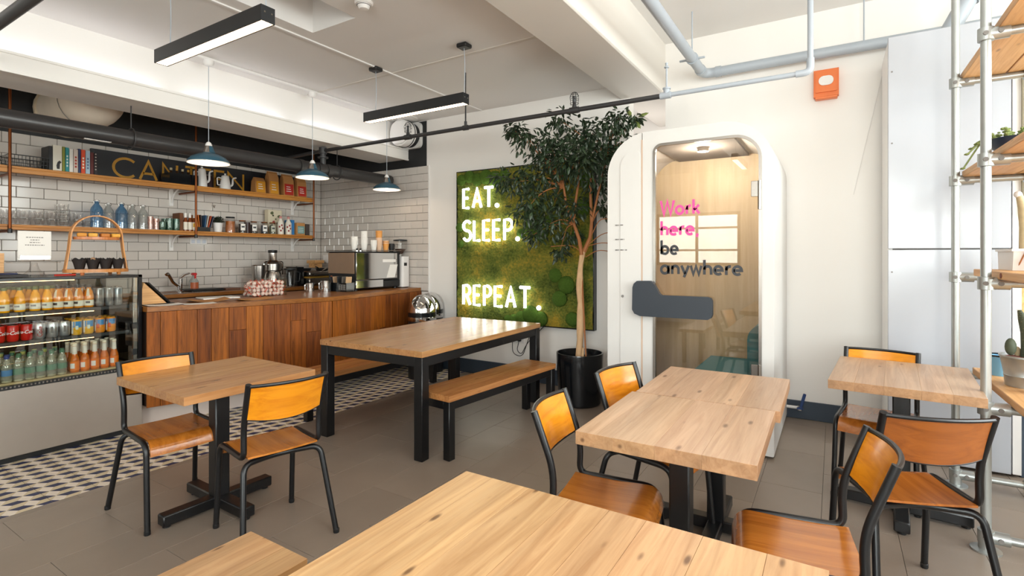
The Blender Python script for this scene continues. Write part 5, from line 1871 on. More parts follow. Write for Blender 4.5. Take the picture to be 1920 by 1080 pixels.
for i, (dx, dy) in enumerate(((.05, -.13), (.05, -.045), (.05, .04), (.05, .125), (-.05, -.09), (-.05, 0), (-.05, .09))):
    x, y, z = sx + dx, sy + dy, TZ + .0465
    t = thing('muffin', 'dark muffin in a black paper case, %s on the lower tier' % (('front row ' + ORD[i]) if i < 4 else ('back row ' + ORD[i - 4])), 'muffin', (x, y, z), 0, 'muffins on the cake stand')
    mb = MB()
    prof = []
    vs, fs = [], []
    for k in range(20):
        a = 2 * pi * k / 20
        for (r, zz) in ((.026, 0), (.036 + .002 * (k % 2), .045), (.044 + .004 * (k % 2), .07 + .01 * ((k * 7) % 3))):
            vs.append((x + r * cos(a), y + r * sin(a), z + zz))
    for k in range(20):
        l = (k + 1) % 20
        for q in range(2):
            fs.append((k * 3 + q, l * 3 + q, l * 3 + q + 1, k * 3 + q + 1))
    fs.append(tuple(k * 3 for k in range(20)))
    part('paper_case', MB().add(vs, fs), colour('black_case', (32, 24, 22), .7), t)
    part('muffin_top', MB().ball((x, y, z + .05), .037, 12, 6, (1, 1, .75)), dark_muffin, t)
    if i == 1:
        part('nut_topping', MB().ball((x + .01, y, z + .075), .018, 8, 5), colour('nut', (170, 130, 96), .8), t)
for i, (dy, c, nm) in enumerate(((-.1, (206, 138, 44), 'pastry bar'), (-.03, (222, 168, 66), 'flapjack slice'), (.05, (190, 116, 40), 'pastry slice'), (.12, (226, 164, 58), 'wrapped flapjack'))):
    mb = MB().box(-.04, -.03, 0, .04, .03, .03, c=.006).rotz(random.uniform(-.4, .4)).move(sx + .01, sy + dy, TZ + .3005)
    single('pastry', mb, colour('pastry_%d' % i, c, .6, bump=.3), nm + ' on the upper tier of the bent wood stand, %s from left' % ORD[i], 'pastry', group='pastries on the upper tier')

t = thing('glass_cake_stand', 'clear glass pedestal cake plate on the fridge top', 'cake stand', (-5.08, 1.4, TZ))
part('plate', MB().lathe([(.0, .098), (.15, .098), (.155, .104), (.15, .108), (.0, .106)], 28, (-5.08, 1.4, TZ)), M_acrylic, t)
part('pedestal', MB().lathe([(.075, 0), (.07, .006), (.03, .05), (.018, .097)], 20, (-5.08, 1.4, TZ)), M_acrylic, t)
t = thing('menu_holder', 'white printed card in a clear acrylic holder on the cake plate', 'sign', (-5.06, 1.4, TZ + .1085))
part('clear_block', MB().box(-5.1, 1.31, TZ + .1085, -5.05, 1.49, TZ + .155, c=.002), M_acrylic, t)
part('card', MB().box(-5.072, 1.305, TZ + .135, -5.066, 1.495, TZ + .335), M_paper, t)
mb = MB()
for q, (w, off) in enumerate(((.1, 0), (.05, 0), (.06, 0), (.11, 0))):
    z = TZ + .285 - q * .019
    y = 1.4 - w / 2
    rr = random.Random(q)
    while y < 1.4 + w / 2:
        ww = rr.uniform(.006, .014)
        mb.box(-5.066, y, z, -5.0655, min(y + ww, 1.4 + w / 2), z + .006)
        y += ww + .004
part('printed_lines', mb, M_grayink, t)
single('wooden_crate', MB().ring([(-5.3, 1.05), (-5.08, 1.05), (-5.08, 1.235), (-5.3, 1.235)], [(-5.288, 1.062), (-5.092, 1.062), (-5.092, 1.223), (-5.288, 1.223)], TZ + .1, TZ + .17, lambda a, b, q: (a, b, q)).box(-5.3, 1.05, TZ, -5.08, 1.235, TZ + .1, c=.003), T_scaff, 'orange wooden crate on the fridge top at the left picture edge', 'crate')
t = thing('snack_jar', 'jar of golden snacks at the left front of the fridge top', 'jar', (-4.87, 1.1, TZ))
part('snack_fill', MB().lathe([(.0, .002), (.045, .002), (.045, .065), (.0, .085)], 14, (-4.87, 1.1, TZ)), colour('golden_snack', (216, 160, 70), .7, bump=.8, bscale=120), t)
part('jar_glass', MB().lathe([(.0, 0), (.048, 0), (.048, .09)], 14, (-4.87, 1.1, TZ)), M_glass, t)
single('slate_board', MB().box(-5.12, 1.16, TZ, -4.9, 1.32, TZ + .018, c=.003), colour('slate', (40, 38, 40), .6), 'dark slate board lying before the glass cake plate', 'board')
single('folded_paper', MB().box(-5.08, 1.17, TZ + .0185, -4.93, 1.27, TZ + .028, c=.002), colour('navy_paper', (44, 50, 84), .6), 'folded navy paper on the dark slate board', 'paper')
single('red_pen', MB().tube([(-4.92, 1.47, TZ + .006), (-4.93, 1.6, TZ + .006)], .006, 8), colour('pen_red', (190, 44, 34), .4), 'red pen lying on the fridge top by the bent wood stand', 'pen')

# ------------------------------------------------------------------ lights that hang
for i, (y, nm) in enumerate(((1.645, 'nearer one, above the left table'), (3.38, 'farther one, above the benches'))):
    x0, x1, z0, z1 = -3.70, -2.545, 2.65, 2.735
    t = thing('linear_pendant', 'black linear pendant lamp with warm underside, ' + nm, 'lamp', ((x0 + x1) / 2, y, z0), 0, 'black linear pendant lamps')
    part('housing', MB().box(x0, y - .04, z0, x1, y - .034, z1).box(x0, y + .034, z0, x1, y + .04, z1).box(x0, y - .034, z1 - .006, x1, y + .034, z1).box(x0, y - .034, z0, x0 + .004, y + .034, z1 - .006).box(x1 - .004, y - .034, z0, x1, y + .034, z1 - .006), M_black, t)
    part('diffuser', MB().box(x0 + .005, y - .0335, z0 + .003, x1 - .005, y + .0335, z0 + .012), M_led, t)
    for q, xx in enumerate((x0 + .12, x1 - .02)):
        part('cable', MB().tube(bend([(xx, y, z1), (xx + .01, y, (z1 + ZC) / 2), (xx, y, ZC - .03)], .1, 4), .0028, 6), M_pipegrey, t)
        part('ceiling_rose', MB().box(xx - .05, y - .045, ZC - .035, xx + .05, y + .045, ZC, c=.008), M_black, t)
    for q in (-.02, .02):
        part('end_screw', MB().cyl((x1, y + q, z0 + .05), (x1 + .003, y + q, z0 + .05), .005, n=8), M_chrome, t)
# the same lamp on the window side, seen mirrored in the booth door
t = thing('linear_pendant', 'black linear pendant lamp behind the camera, seen mirrored in the booth door', 'lamp', (-1.1, .35, 2.65), 0, 'black linear pendant lamps')
part('housing', MB().box(-1.14, -.1, 2.65, -1.134, .8, 2.735).box(-1.066, -.1, 2.65, -1.06, .8, 2.735).box(-1.134, -.1, 2.729, -1.066, .8, 2.735).box(-1.134, -.1, 2.65, -1.066, -.096, 2.729).box(-1.134, .796, 2.65, -1.066, .8, 2.729), M_black, t)
part('diffuser', MB().box(-1.1335, -.095, 2.653, -1.0665, .795, 2.662), M_led, t)
for yy in (0, .7):
    part('cable', MB().tube([(-1.1, yy, 2.735), (-1.1, yy, ZR)], .0028, 6), M_pipegrey, t)

single('cable_track', MB().box(-3.575, YB + .1, ZC - .012, -3.55, YF - .02, ZC, c=.002), M_white, 'thin white cable trunking along the ceiling through the linear lamps', 'trunking')
single('pendant_track', MB().box(-4.655, 2.3, ZC - .022, -4.625, YF - .15, ZC, c=.003), M_white, 'white lighting track on the ceiling above the teal pendants', 'track')
for i, (y, z) in enumerate(((2.44, 2.222), (3.50, 2.228), (4.56, 2.215))):
    x = -4.64
    t = thing('enamel_pendant', 'teal enamel pendant lamp over the bar, ' + ('nearest of three', 'middle of three', 'farthest of three')[i], 'lamp', (x, y, z), 0, 'teal enamel pendant lamps')
    R = .165
    sh = [(R, 0), (R * .97, .02), (R * .8, .05), (R * .5, .075), (R * .3, .085), (R * .3, .09)]
    part('shade', MB().lathe(sh, 28, (x, y, z), caps=False), M_teallamp, t)
    part('shade_inside', MB().lathe([(R * .985, .001), (R * .95, .018), (R * .78, .045), (R * .48, .069), (.0, .08)], 28, (x, y, z), caps=False), M_lampwhite, t)
    part('rim', MB().tube([(x + R * cos(a * pi / 16), y + R * sin(a * pi / 16), z) for a in range(32)], .004, 5, closed=True), M_white, t)
    part('collar', MB().lathe([(R * .31, .088), (R * .29, .095), (R * .18, .145), (R * .14, .15)], 16, (x, y, z)), M_steel, t)
    part('collar_plate', MB().lathe([(R * .318, .09), (R * .298, .097), (R * .188, .146)], 8, (x, y, z), a0=-.35, a1=1.9), M_teallamp, t)
    part('lamp_cap', MB().lathe([(R * .15, .148), (R * .17, .155), (R * .12, .175), (.008, .185), (.0, .187)], 14, (x, y, z)), M_white, t)
    part('bulb', MB().ball((x, y, z + .042), .03, 10, 6), M_bulb, t)
    part('cord', MB().tube([(x, y, z + .18), (x, y, ZC - .05)], .0032, 6), M_pipegrey, t)
    part('ceiling_rose', MB().lathe([(.0, -.075), (.03, -.07), (.042, -.05), (.042, -.022)], 14, (x, y, ZC)), M_white, t)

t = thing('smoke_detector', 'white round smoke detector on the ceiling above the near linear lamp', 'detector', (-2.72, 2.46, ZC - .05))
part('base_disc', MB().lathe([(.055, -.018), (.062, -.01), (.062, 0)], 20, (-2.72, 2.46, ZC)), M_white, t)
part('sensor_head', MB().lathe([(.0, -.05), (.03, -.048), (.042, -.03), (.045, -.018)], 20, (-2.72, 2.46, ZC)), M_white, t)
part('sensor_slots', MB().tube([(-2.72 + .0445 * cos(a * pi / 8), 2.46 + .0445 * sin(a * pi / 8), ZC - .025) for a in range(16)], .003, 4, closed=True), M_grayink, t)

# ------------------------------------------------------------------ pipes and ducts
PYY = 3.92
t = thing('sprinkler_pipe', 'thin sprinkler pipe crossing the room, dark at left and grey at right', 'pipe', (-2.9, PYY, 2.62))
part('dark_run', MB().tube([(-5.01, PYY, 2.62), (-1.085, PYY, 2.62)], .0195, 12), M_pipedark, t)
part('grey_run', MB().tube(bend([(-1.085, PYY, 2.62), (-.135, PYY, 2.62), (-.135, PYY, ZR)], .05, 6), .0175, 12), M_pipegrey, t)
part('elbow', MB().tube(bend([(-.22, PYY, 2.62), (-.135, PYY, 2.62), (-.135, PYY, 2.71)], .05, 6), .023, 12), M_pipegrey, t)
part('tee_joint', MB().cyl((-1.12, PYY, 2.62), (-1.04, PYY, 2.62), .026, n=12).cyl((-1.072, PYY, 2.62), (-1.072, PYY, 2.665), .024, n=12).cyl((-1.072, PYY, 2.665), (-1.072, PYY, 2.675), .03, n=12), M_pipegrey, t)
part('upright_stub', MB().cyl((-1.072, PYY, 2.675), (-1.072, PYY, 2.83), .007, n=8).lathe([(.0, 0), (.018, .004), (.018, .012), (.008, .02), (.012, .04), (.0, .044)], 10, (-1.072, PYY, 2.822)), M_pipegrey, t)
part('hanger_rod', MB().cyl((-2.957, PYY, 2.62), (-2.957, PYY, 2.93), .007, n=8).cyl((-2.957, PYY, 2.93), (-2.957, PYY, ZC), .005, n=8), M_pipedark, t)
part('hanger_clip', MB().cyl((-2.985, PYY, 2.62), (-2.929, PYY, 2.62), .025, n=12).cyl((-2.957, PYY, 2.63), (-2.957, PYY, 2.68), .014, n=8), M_pipedark, t)
for (x, tall) in ((-3.69, 1), (-1.832, 1)):
    h = part('sprinkler_head', MB().cyl((x - .04, PYY, 2.62), (x + .04, PYY, 2.62), .027, n=12).cyl((x, PYY, 2.62), (x, PYY, 2.67), .022, .016, n=12).lathe([(.008, .05), (.014, .06), (.01, .1), (.016, .115), (.0, .12)], 10, (x, PYY, 2.62)), M_pipedark, t)
    mb = MB()
    for a in range(8):
        aa = a * pi / 4
        mb.tube(bend([(x + .03 * cos(aa), PYY + .03 * sin(aa), 2.66), (x + .04 * cos(aa), PYY + .04 * sin(aa), 2.73), (x + .02 * cos(aa), PYY + .02 * sin(aa), 2.765), (x, PYY, 2.77)], .015, 3), .002, 4)
    for z in (2.675, 2.71, 2.74):
        mb.tube([(x + .036 * cos(a * pi / 6), PYY + .036 * sin(a * pi / 6), z) for a in range(12)], .002, 4, closed=True)
    part('wire_guard', mb, M_pipedark, h)

DX, DZ = -5.01, 2.39
t = thing('black_duct', 'large dark duct running along the bar below the boxed soffit', 'duct', (DX, 2.9, DZ))
part('duct_run', MB().tube([(DX, YB + .1, DZ - .01), (DX, 4.98, DZ + .015)], .068, 24), M_duct, t)
for y in (3.62, 3.86, 3.98):
    part('pipe_collar', MB().tube([(DX, y - .03, DZ + .005), (DX, y + .03, DZ + .005)], .08, 24), M_duct, t)
part('branch_riser', MB().cyl((DX, 3.92, DZ), (DX, 3.92, 2.6), .034, n=14), M_pipedark, t)
part('branch_flange', MB().cyl((DX, 3.92, 2.535), (DX, 3.92, 2.55), .06, n=14).cyl((DX, 3.92, 2.585), (DX, 3.92, 2.655), .045, n=14), M_pipedark, t)
part('cross_branch', MB().tube([(DX, 3.92, 2.62), (-5.9, 3.92, 2.6), (-6.45, 3.92, 2.58)], .02, 10), M_pipedark, t)
for y in (4.12, 2.0, .6):
    part('duct_hanger', MB().tube([(DX + .085 * cos(a * pi / 9), y, DZ + .005 + .085 * sin(a * pi / 9)) for a in range(18)], .006, 5, closed=True).cyl((DX, y, DZ + .085), (DX, y, 2.67), .005, n=6), M_pipedark, t)
part('duct_slot', MB().box(DX + .035, 1.66, DZ - .066, DX + .06, 1.84, DZ - .058, c=.002), M_chrome, t)

# white wrapped ventilation bend behind the dark duct
path = bend([(-6.47, 2.02, 2.83), (-5.75, 2.02, 2.84), (-5.75, 2.02, ZC - .01)], [0, .26, 0], 8)
t = thing('white_duct', 'white canvas wrapped ventilation bend under the soffit at upper left', 'duct', (-5.75, 2.0, 2.59))
part('duct_bend', MB().tube(path, .235, 24), plain('white_canvas', (226, 212, 194), .75, var=.05, bump=.2, bscale=20), t)
part('seam_wire', MB().tube([(-5.9, 2.02 - .24 * cos(a * pi / 14 - .6), 2.835 + .24 * sin(a * pi / 14 - .6)) for a in range(-3, 8)], .003, 4), M_grayink, t)
part('duct_rim', MB().tube([(-6.47, 2.02, 2.83), (-6.43, 2.02, 2.83)], .25, 24), plain('rim_cream', (214, 198, 172), .7), t)

# white fan unit on the black band in the corner
fx, fz = -4.655, 2.962
t = thing('fan_unit', 'round white extractor fan unit on the black wall band in the corner', 'fan', (fx, 5.04, fz - .165))
toy = lambda y0, y1, r0, r1: MB().cyl((fx, y0, fz), (fx, y1, fz), r0, r1, 32)
part('mounting_plate', MB().prism(rrect(fx - .16, fz - .165, fx + .16, fz + .165, .06, 5), 5.0, 5.045, lambda a, b, q: (a, q, b)), M_white, t)
part('rear_drum', toy(4.93, 5.001, .14, .155), M_black, t)
part('drum', toy(4.80, 4.93, .165, .165), M_white, t)
part('front_rim', MB().tube([(fx + .158 * cos(a * pi / 20), 4.8, fz + .158 * sin(a * pi / 20)) for a in range(40)], .012, 8, closed=True), M_white, t)
part('front_panel', MB().prism(rrect(fx - .14, fz - .14, fx + .14, fz + .14, .1, 6), 4.775, 4.799, lambda a, b, q: (a, q, b)), M_white, t)
part('drum_slot', MB().tube([(fx + .1655 * cos(a * pi / 20), 4.9, fz + .1655 * sin(a * pi / 20)) for a in range(40)], .006, 6, closed=True), M_black, t)
part('ceiling_flange', MB().lathe([(.15, -.012), (.18, -.008), (.18, 0)], 28, (fx + .04, 4.82, ZC)), M_white, t)

# big grey pipe round the window side corner
t = thing('grey_pipe', 'thick grey pipe along the bright ceiling turning along the far wall', 'pipe', (-.35, 5.05, 3.12))
part('pipe_run', MB().tube(bend([(-1.035, 1.0, 3.1), (-1.035, 5.03, 3.1), (1.9, 5.03, 3.1)], .09, 8), .043, 16), M_pipegrey, t)
part('elbow_collar', MB().cyl((-.93, 5.03, 3.1), (-.88, 5.03, 3.1), .049, n=16).cyl((-1.035, 4.88, 3.1), (-1.035, 4.93, 3.1), .049, n=16), M_pipegrey, t)
part('pipe_clip', MB().cyl((-1.035, 4.56, 3.1), (-1.035, 4.59, 3.1), .052, n=16).box(-1.14, 4.565, 3.085, -.93, 4.585, 3.1, c=.003), M_pipegrey, t)
part('pipe_hanger', MB().cyl((-1.035, 4.575, 3.1), (-1.035, 4.575, ZR), .006, n=6).cyl((.2, 5.03, 3.1), (.2, 5.03, ZR), .006, n=6), M_pipegrey, t)
t = thing('soil_pipe', 'short thick grey pipe going up above the white wall panel', 'pipe', (.86, 4.75, 2.9))
part('pipe_run', MB().tube([(.62, 4.62, 2.86), (.80, 4.62, 3.22), (.86, 4.62, 3.34)], .055, 16), M_pipegrey, t)
part('pipe_collar', MB().tube([(.765, 4.62, 3.15), (.80, 4.62, 3.22)], .066, 16), M_pipegrey, t)

t = thing('ceiling_pipe', 'dark pipe crossing below the ceiling at the top left picture corner', 'pipe', (-2.0, .93, 2.7))
part('pipe_run', MB().tube([(-4.735, .93, 2.7), (-1.86, .93, 2.7)], .03, 14), M_pipedark, t)
for x in (-4.2, -2.4):
    part('pipe_hanger', MB().cyl((x, .93, 2.7), (x, .93, ZC), .006, n=6).cyl((x - .02, .93, 2.7), (x + .02, .93, 2.7), .037, n=14), M_pipedark, t)


# ------------------------------------------------------------------ moss picture with neon words
MX0, MX1, MZ0, MZ1 = -3.895, -2.105, .635, 2.425
MY = 4.985
t = thing('moss_panel', 'tall moss picture with glowing white neon words on the far wall', 'wall art', (-3.0, YF, MZ0))
part('frame', MB().ring([(MX0, MZ0), (MX1, MZ0), (MX1, MZ1), (MX0, MZ1)], [(MX0 + .012, MZ0 + .012), (MX1 - .012, MZ0 + .012), (MX1 - .012, MZ1 - .012), (MX0 + .012, MZ1 - .012)], MY - .005, YF, lambda a, b, q: (a, q, b)), M_blackgloss, t)
part('backing', MB().box(MX0 + .012, YF - .02, MZ0 + .012, MX1 - .012, YF - .001, MZ1 - .012), M_black, t)
N = 96
vs, fs = [], []
for j in range(N + 1):
    for i in range(N + 1):
        x = MX0 + .012 + (MX1 - MX0 - .024) * i / N
        z = MZ0 + .012 + (MZ1 - MZ0 - .024) * j / N
        d = .022 * mnoise.noise(Vector((x * 5, z * 5, 2))) + .014 * mnoise.noise(Vector((x * 17, z * 17, 5))) + .007 * mnoise.noise(Vector((x * 44, z * 44, 8)))
        vs.append((x, MY - .002 - d * .8, z))
for j in range(N):
    for i in range(N):
        a = j * (N + 1) + i
        fs.append((a, a + 1, a + N + 2, a + N + 1))
part('moss_bed', MB().add(vs, fs), M_moss, t, kind='stuff', angle=180)
rm = random.Random(2)
mb = MB()
for q in range(7000):
    x, z = rm.uniform(MX0 + .02, MX1 - .02), rm.uniform(MZ0 + .02, MZ1 - .02)
    a = rm.uniform(0, 2 * pi)
    l_, w_ = rm.uniform(.012, .03), .003
    y = MY - .006
    dx, dz = cos(a) * l_, sin(a) * l_
    px, pz = -sin(a) * w_, cos(a) * w_
    mb.add([(x - px, y, z - pz), (x + px, y, z + pz), (x + dx, y - rm.uniform(.008, .028), z + dz)], [(0, 1, 2)])
part('moss_tufts', mb, M_moss, t, kind='stuff', angle=0)
mounds = [(-3.82, 2.32, .07), (-3.7, 2.35, .075), (-3.58, 2.31, .08), (-3.46, 2.33, .09), (-3.33, 2.3, .095), (-3.2, 2.34, .07), (-3.84, 1.75, .06), (-3.83, 1.55, .05), (-2.85, 1.72, .1), (-2.98, 1.66, .06), (-2.72, 1.66, .09), (-2.62, 1.78, .07),
          (-2.86, .76, .105), (-2.73, .72, .085), (-2.98, .72, .075), (-3.08, .70, .055), (-3.16, .69, .05), (-2.5, .95, .09), (-2.42, 1.1, .1), (-2.55, 1.2, .08), (-2.35, .74, .08), (-2.2, 2.2, .09), (-2.3, 1.6, .08), (-2.25, 1.9, .1), (-2.48, 2.25, .08)]
for (x, z, r) in mounds:
    mb = MB().ball((0, 0, 0), r, 14, 6, (1, 1, .55), v0=0)
    mb.xf(Matrix.Translation((x, MY - .002, z)) @ Matrix.Rotation(pi / 2, 4, 'X') @ Matrix.Rotation(rm.uniform(0, 6), 4, 'Z'))
    mb.v = [(p[0], p[1] + .006 * mnoise.noise(Vector((p[0] * 30, p[1] * 30, p[2] * 30))), p[2]) for p in mb.v]
    part('moss_mound', mb, M_mound, t, angle=180)
# letters: each one a bent tube standing off the moss
ny = MY - .05
zl = {'EAT.': (1.965, 2.212), 'SLEEP.': (1.578, 1.832), 'REPEAT.': (.822, 1.072)}
xl = {'EAT.': [(-3.765, -3.665), (-3.625, -3.485), (-3.46, -3.32), (-3.275, -3.27)],
      'SLEEP.': [(-3.765, -3.635), (-3.61, -3.505), (-3.475, -3.37), (-3.335, -3.225), (-3.185, -3.06), (-3.0, -2.995)],
      'REPEAT.': [(-3.765, -3.645), (-3.61, -3.505), (-3.465, -3.35), (-3.315, -3.195), (-3.16, -3.02), (-2.98, -2.83), (-2.73, -2.725)]}
for wd in ('EAT.', 'SLEEP.', 'REPEAT.'):
    z0, z1 = zl[wd]
    for ch, (xa, xb) in zip(wd, xl[wd]):
        w0, ss = GL[ch]
        ext = {'E': .5, 'A': .64, 'T': .58, 'S': .5, 'L': .45, 'P': .51, 'R': .52, '.': 1}[ch]
        mb = MB()
        if ch == '.':
            mb.ball((xa, ny, z0 + .022), .026, 12, 8)
        else:
            for s_ in ss:
                pts = [(xa + .012 + a / ext * (xb - xa - .024), ny, z0 + .012 + b * (z1 - z0 - .024)) for a, b in s_]
                mb.tube(pts, .0165, 8)
        part('neon_letter', mb, M_neon, t)

t = thing('wall_plug', 'double black plug with hanging leads on the wall under the moss picture', 'plug', (-3.07, YF, .42))
part('socket_plate', MB().box(-3.16, YF - .012, .42, -2.98, YF - .001, .51, c=.004), M_white, t)
for x in (-3.115, -3.03):
    part('plug', MB().box(x - .022, YF - .045, .44, x + .022, YF - .012, .488, c=.008), M_black, t)
part('cable', MB().tube(bend([(-3.115, YF - .04, .44), (-3.11, YF - .05, .3), (-2.98, YF - .05, .27), (-2.93, YF - .03, .42), (-2.86, YF - .02, .63)], .08, 6), .004, 6), M_black, t)
part('cable', MB().tube(bend([(-3.03, YF - .04, .44), (-3.05, YF - .05, .34), (-2.99, YF - .05, .3), (-2.92, YF - .03, .44), (-2.72, YF - .02, .63)], .06, 6), .004, 6), M_black, t)

# ------------------------------------------------------------------ potted fig tree
px, py = -2.075, 4.56
t = thing('potted_fig', 'tall weeping fig tree with twisted trunks in a glossy black pot', 'plant', (px, py, 0))
part('pot', MB().lathe([(.0, 0), (.185, 0), (.2, .015), (.218, .3), (.224, .48), (.222, .488), (.21, .488), (.206, .46), (.2, .43)], 36, (px, py, 0)), M_blackgloss, t)
part('soil', MB().lathe([(.0, .405), (.1, .405), (.202, .4)], 24, (px, py, 0)), M_soil, t)
tr1 = [(-2.085, 4.55, .4), (-2.07, 4.56, .62), (-2.055, 4.57, .85), (-2.085, 4.55, 1.1), (-2.075, 4.56, 1.28), (-2.055, 4.56, 1.42)]
tr2 = [(-2.06, 4.58, .4), (-2.085, 4.565, .65), (-2.075, 4.55, .9), (-2.06, 4.57, 1.12), (-2.06, 4.55, 1.3), (-2.04, 4.58, 1.45)]
part('trunk', MB().tube(bend(tr1, .1, 4), [.032 - .0006 * i for i in range(22)], 10), M_bark, t)
part('trunk', MB().tube(bend(tr2, .1, 4), [.026 - .0005 * i for i in range(22)], 10), M_bark, t)
part('thin_cane', MB().tube([(-1.99, 4.52, .4), (-2.03, 4.55, .9), (-2.05, 4.56, 1.2)], .008, 6), M_twig, t)
part('cut_stub', MB().tube([(-2.03, 4.52, .4), (-2.02, 4.52, .54)], [.016, .01], 8), M_bark, t)
CL = [(-2.678, 4.3, 2.661), (-2.6, 4.3, 2.60), (-2.497, 4.3, 2.535), (-2.377, 4.4, 2.386), (-2.205, 4.4, 2.696), (-2.086, 4.5, 2.525), (-1.965, 4.6, 2.58), (-1.714, 4.5, 2.602), (-1.66, 4.5, 2.66), (-1.66, 4.6, 2.46), (-1.817, 4.5, 2.296), (-1.941, 4.3, 2.229), (-2.205, 4.4, 2.217), (-2.38, 4.3, 2.142), (-2.526, 4.2, 2.116), (-2.706, 4.2, 2.155), (-2.382, 4.2, 1.931), (-2.497, 4.2, 1.812), (-2.262, 4.4, 1.917), (-2.266, 4.3, 1.709), (-2.438, 4.3, 1.613), (-2.114, 4.5, 1.867), (-1.953, 4.7, 2.082), (-1.89, 4.72, 1.876), (-2.189, 4.6, 1.618), (-2.255, 4.5, 1.461), (-1.774, 4.72, 2.338), (-1.52, 4.55, 2.655), (-1.85, 4.6, 2.42), (-2.0, 4.4, 2.38), (-2.12, 4.3, 2.32), (-1.75, 4.62, 2.15), (-2.3, 4.35, 2.5)]
CR = [.09, .11, .15, .17, .13, .19, .17, .14, .12, .17, .19, .2, .2, .18, .15, .12, .14, .13, .16, .13, .12, .13, .15, .1, .1, .09, .16, .06, .18, .2, .2, .14, .14]
hubs = [Vector((-2.055, 4.56, 1.42)), Vector((-2.04, 4.58, 1.45)), Vector((-2.11, 4.5, 1.72)), Vector((-1.97, 4.6, 1.72)), Vector((-2.175, 4.42, 2.06)), Vector((-2.058, 4.5, 2.12)), Vector((-2.0, 4.64, 2.15)), Vector((-1.85, 4.66, 2.3))]
for a, b, r in ((0, 2, .02), (1, 3, .022), (2, 4, .014), (2, 5, .014), (3, 6, .016), (3, 7, .012)):
    m_ = (hubs[a] + hubs[b]) / 2 + Vector((rm.uniform(-.02, .02), rm.uniform(-.02, .02), 0))
    part('bough', MB().tube([hubs[a], m_, hubs[b]], [r, r * .88, r * .75], 8), M_twig, t)
for c in CL:
    cv = Vector(c)
    h = min(hubs[2:], key=lambda p: (p - cv).length + (1.2 if p.z > cv.z + .25 else 0))
    mid = h.lerp(cv, .5) + Vector((0, 0, .05 if cv.z > h.z - .2 else .1))
    part('branch', MB().tube(bend([h, mid, cv], .2, 5), [.0075 - .0008 * i for i in range(8)], 6), M_twig, t)
for (x, y, z) in ((-1.75, 4.6, 1.75), (-1.66, 4.62, 1.62), (-1.72, 4.6, 1.52), (-2.3, 4.4, 1.5), (-1.8, 4.7, 1.45)):
    part('bare_twig', MB().tube(bend([(-2.02, 4.58, 1.5 if z > 1.5 else 1.4), ((-2.02 + x) / 2, 4.6, z + .02), (x, y, z)], .1, 4), .004, 5), M_twig, t)


def leaf_mesh(mb, p, d, s, up):
    r = d.cross(up)
    r = r.normalized() if r.length > 1e-4 else Vector((1, 0, 0))
    n = r.cross(d).normalized()
    w = s * .2
    mb.add([p, p + d * s * .35 + r * w - n * .003, p + d * s * .35 - r * w - n * .003, p + d * s * .75 + r * w * .7 - n * .006, p + d * s * .75 - r * w * .7 - n * .006, p + d * s - n * s * .1, p + d * s * .5 + n * .004],
           [(0, 6, 1), (0, 2, 6), (1, 6, 3), (2, 4, 6), (3, 6, 5), (4, 5, 6)])


rl = random.Random(17)
lv = MB()
protos = []
for s_ in (.068, .078, .086):
    mb = MB()
    leaf_mesh(mb, Vector((0, 0, 0)), Vector((0, 1, 0)), s_, Vector((0, 0, 1)))
    protos.append(mesh_of('leaf', mb, M_leaf, 0))
cand = []
for c, r in zip(CL, CR):
    n = int(30 + 66 * (r / .15) ** 2)
    for q in range(n):
        o_ = Vector((rl.gauss(0, 1), rl.gauss(0, 1), rl.gauss(0, .85)))
        o_ = o_.normalized() * r * rl.uniform(.25, 1.12)
        p = Vector(c) + o_
        if p.y > 4.93 or (p.x > -1.62 and p.z < 2.5):
            continue
        d = (o_.normalized() * .7 + Vector((rl.uniform(-.7, .7), rl.uniform(-.7, .7), rl.uniform(-1.3, .1)))).normalized()
        cand.append((p, d))
cand.sort(key=lambda q: (q[0] - Vector((0, 0, 1.42))).length)
for k, (p, d) in enumerate(cand):
    if k < 300:
        o = bpy.data.objects.new('leaf', protos[k % 3])
        COL.objects.link(o)
        o.parent = t
        o.location = p - Vector((px, py, 0))
        q = d.to_track_quat('Y', 'Z')
        o.rotation_euler = (q @ Matrix.Rotation(rl.uniform(-.8, .8), 3, 'Y').to_quaternion()).to_euler()
    else:
        leaf_mesh(lv, p, d, rl.uniform(.055, .085), Vector((rl.uniform(-.5, .5), rl.uniform(-.5, .5), 1)).normalized())
part('foliage', lv, M_leaf, t, kind='stuff', angle=0)
mb = MB()
for (p, d) in [((-1.50, 4.55, 2.66), (1, 0, .3)), ((-1.53, 4.55, 2.63), (.6, -.2, -.8)), ((-1.56, 4.55, 2.67), (-.4, 0, .7)), ((-1.74, 4.62, 1.5), (.8, 0, -.3)), ((-1.76, 4.6, 1.53), (.7, -.2, .4))]:
    leaf_mesh(mb, Vector(p), Vector(d).normalized(), .1, Vector((0, -1, .4)))
part('pale_leaves', mb, M_leaf2, t, kind='stuff', angle=0)

# ------------------------------------------------------------------ the white phone booth
BX0, BX1, BY0, BY1, BH = -1.572, -.355, 4.0, 5.12, 2.385
t = thing('phone_booth', 'white rounded acoustic phone booth with a glass door', 'booth', (-.96, 4.56, 0))
f = lambda a, b, q: (a, q, b)
rr = .33
outer = rrect(BX0, .012, BX1, BH, (.02, .02, rr, rr), 10)
hole = [(-1.285 + .004, .05), (BX1 - .03, .05), (BX1 - .03, BH - .06 - .2)] + arc(BX1 - .03 - .2, BH - .06 - .2, .2, 0, 90, 10)[1:] + [(-1.285 + .004, BH - .06)]
# shell: side walls and curved roof as one band
inner = rrect(BX0 + .045, .06, BX1 - .045, BH - .045, (.01, .01, rr - .045, rr - .045), 10)
part('shell', MB().ring(outer, inner, BY0 + .02, BY1, f), M_podwhite, t)
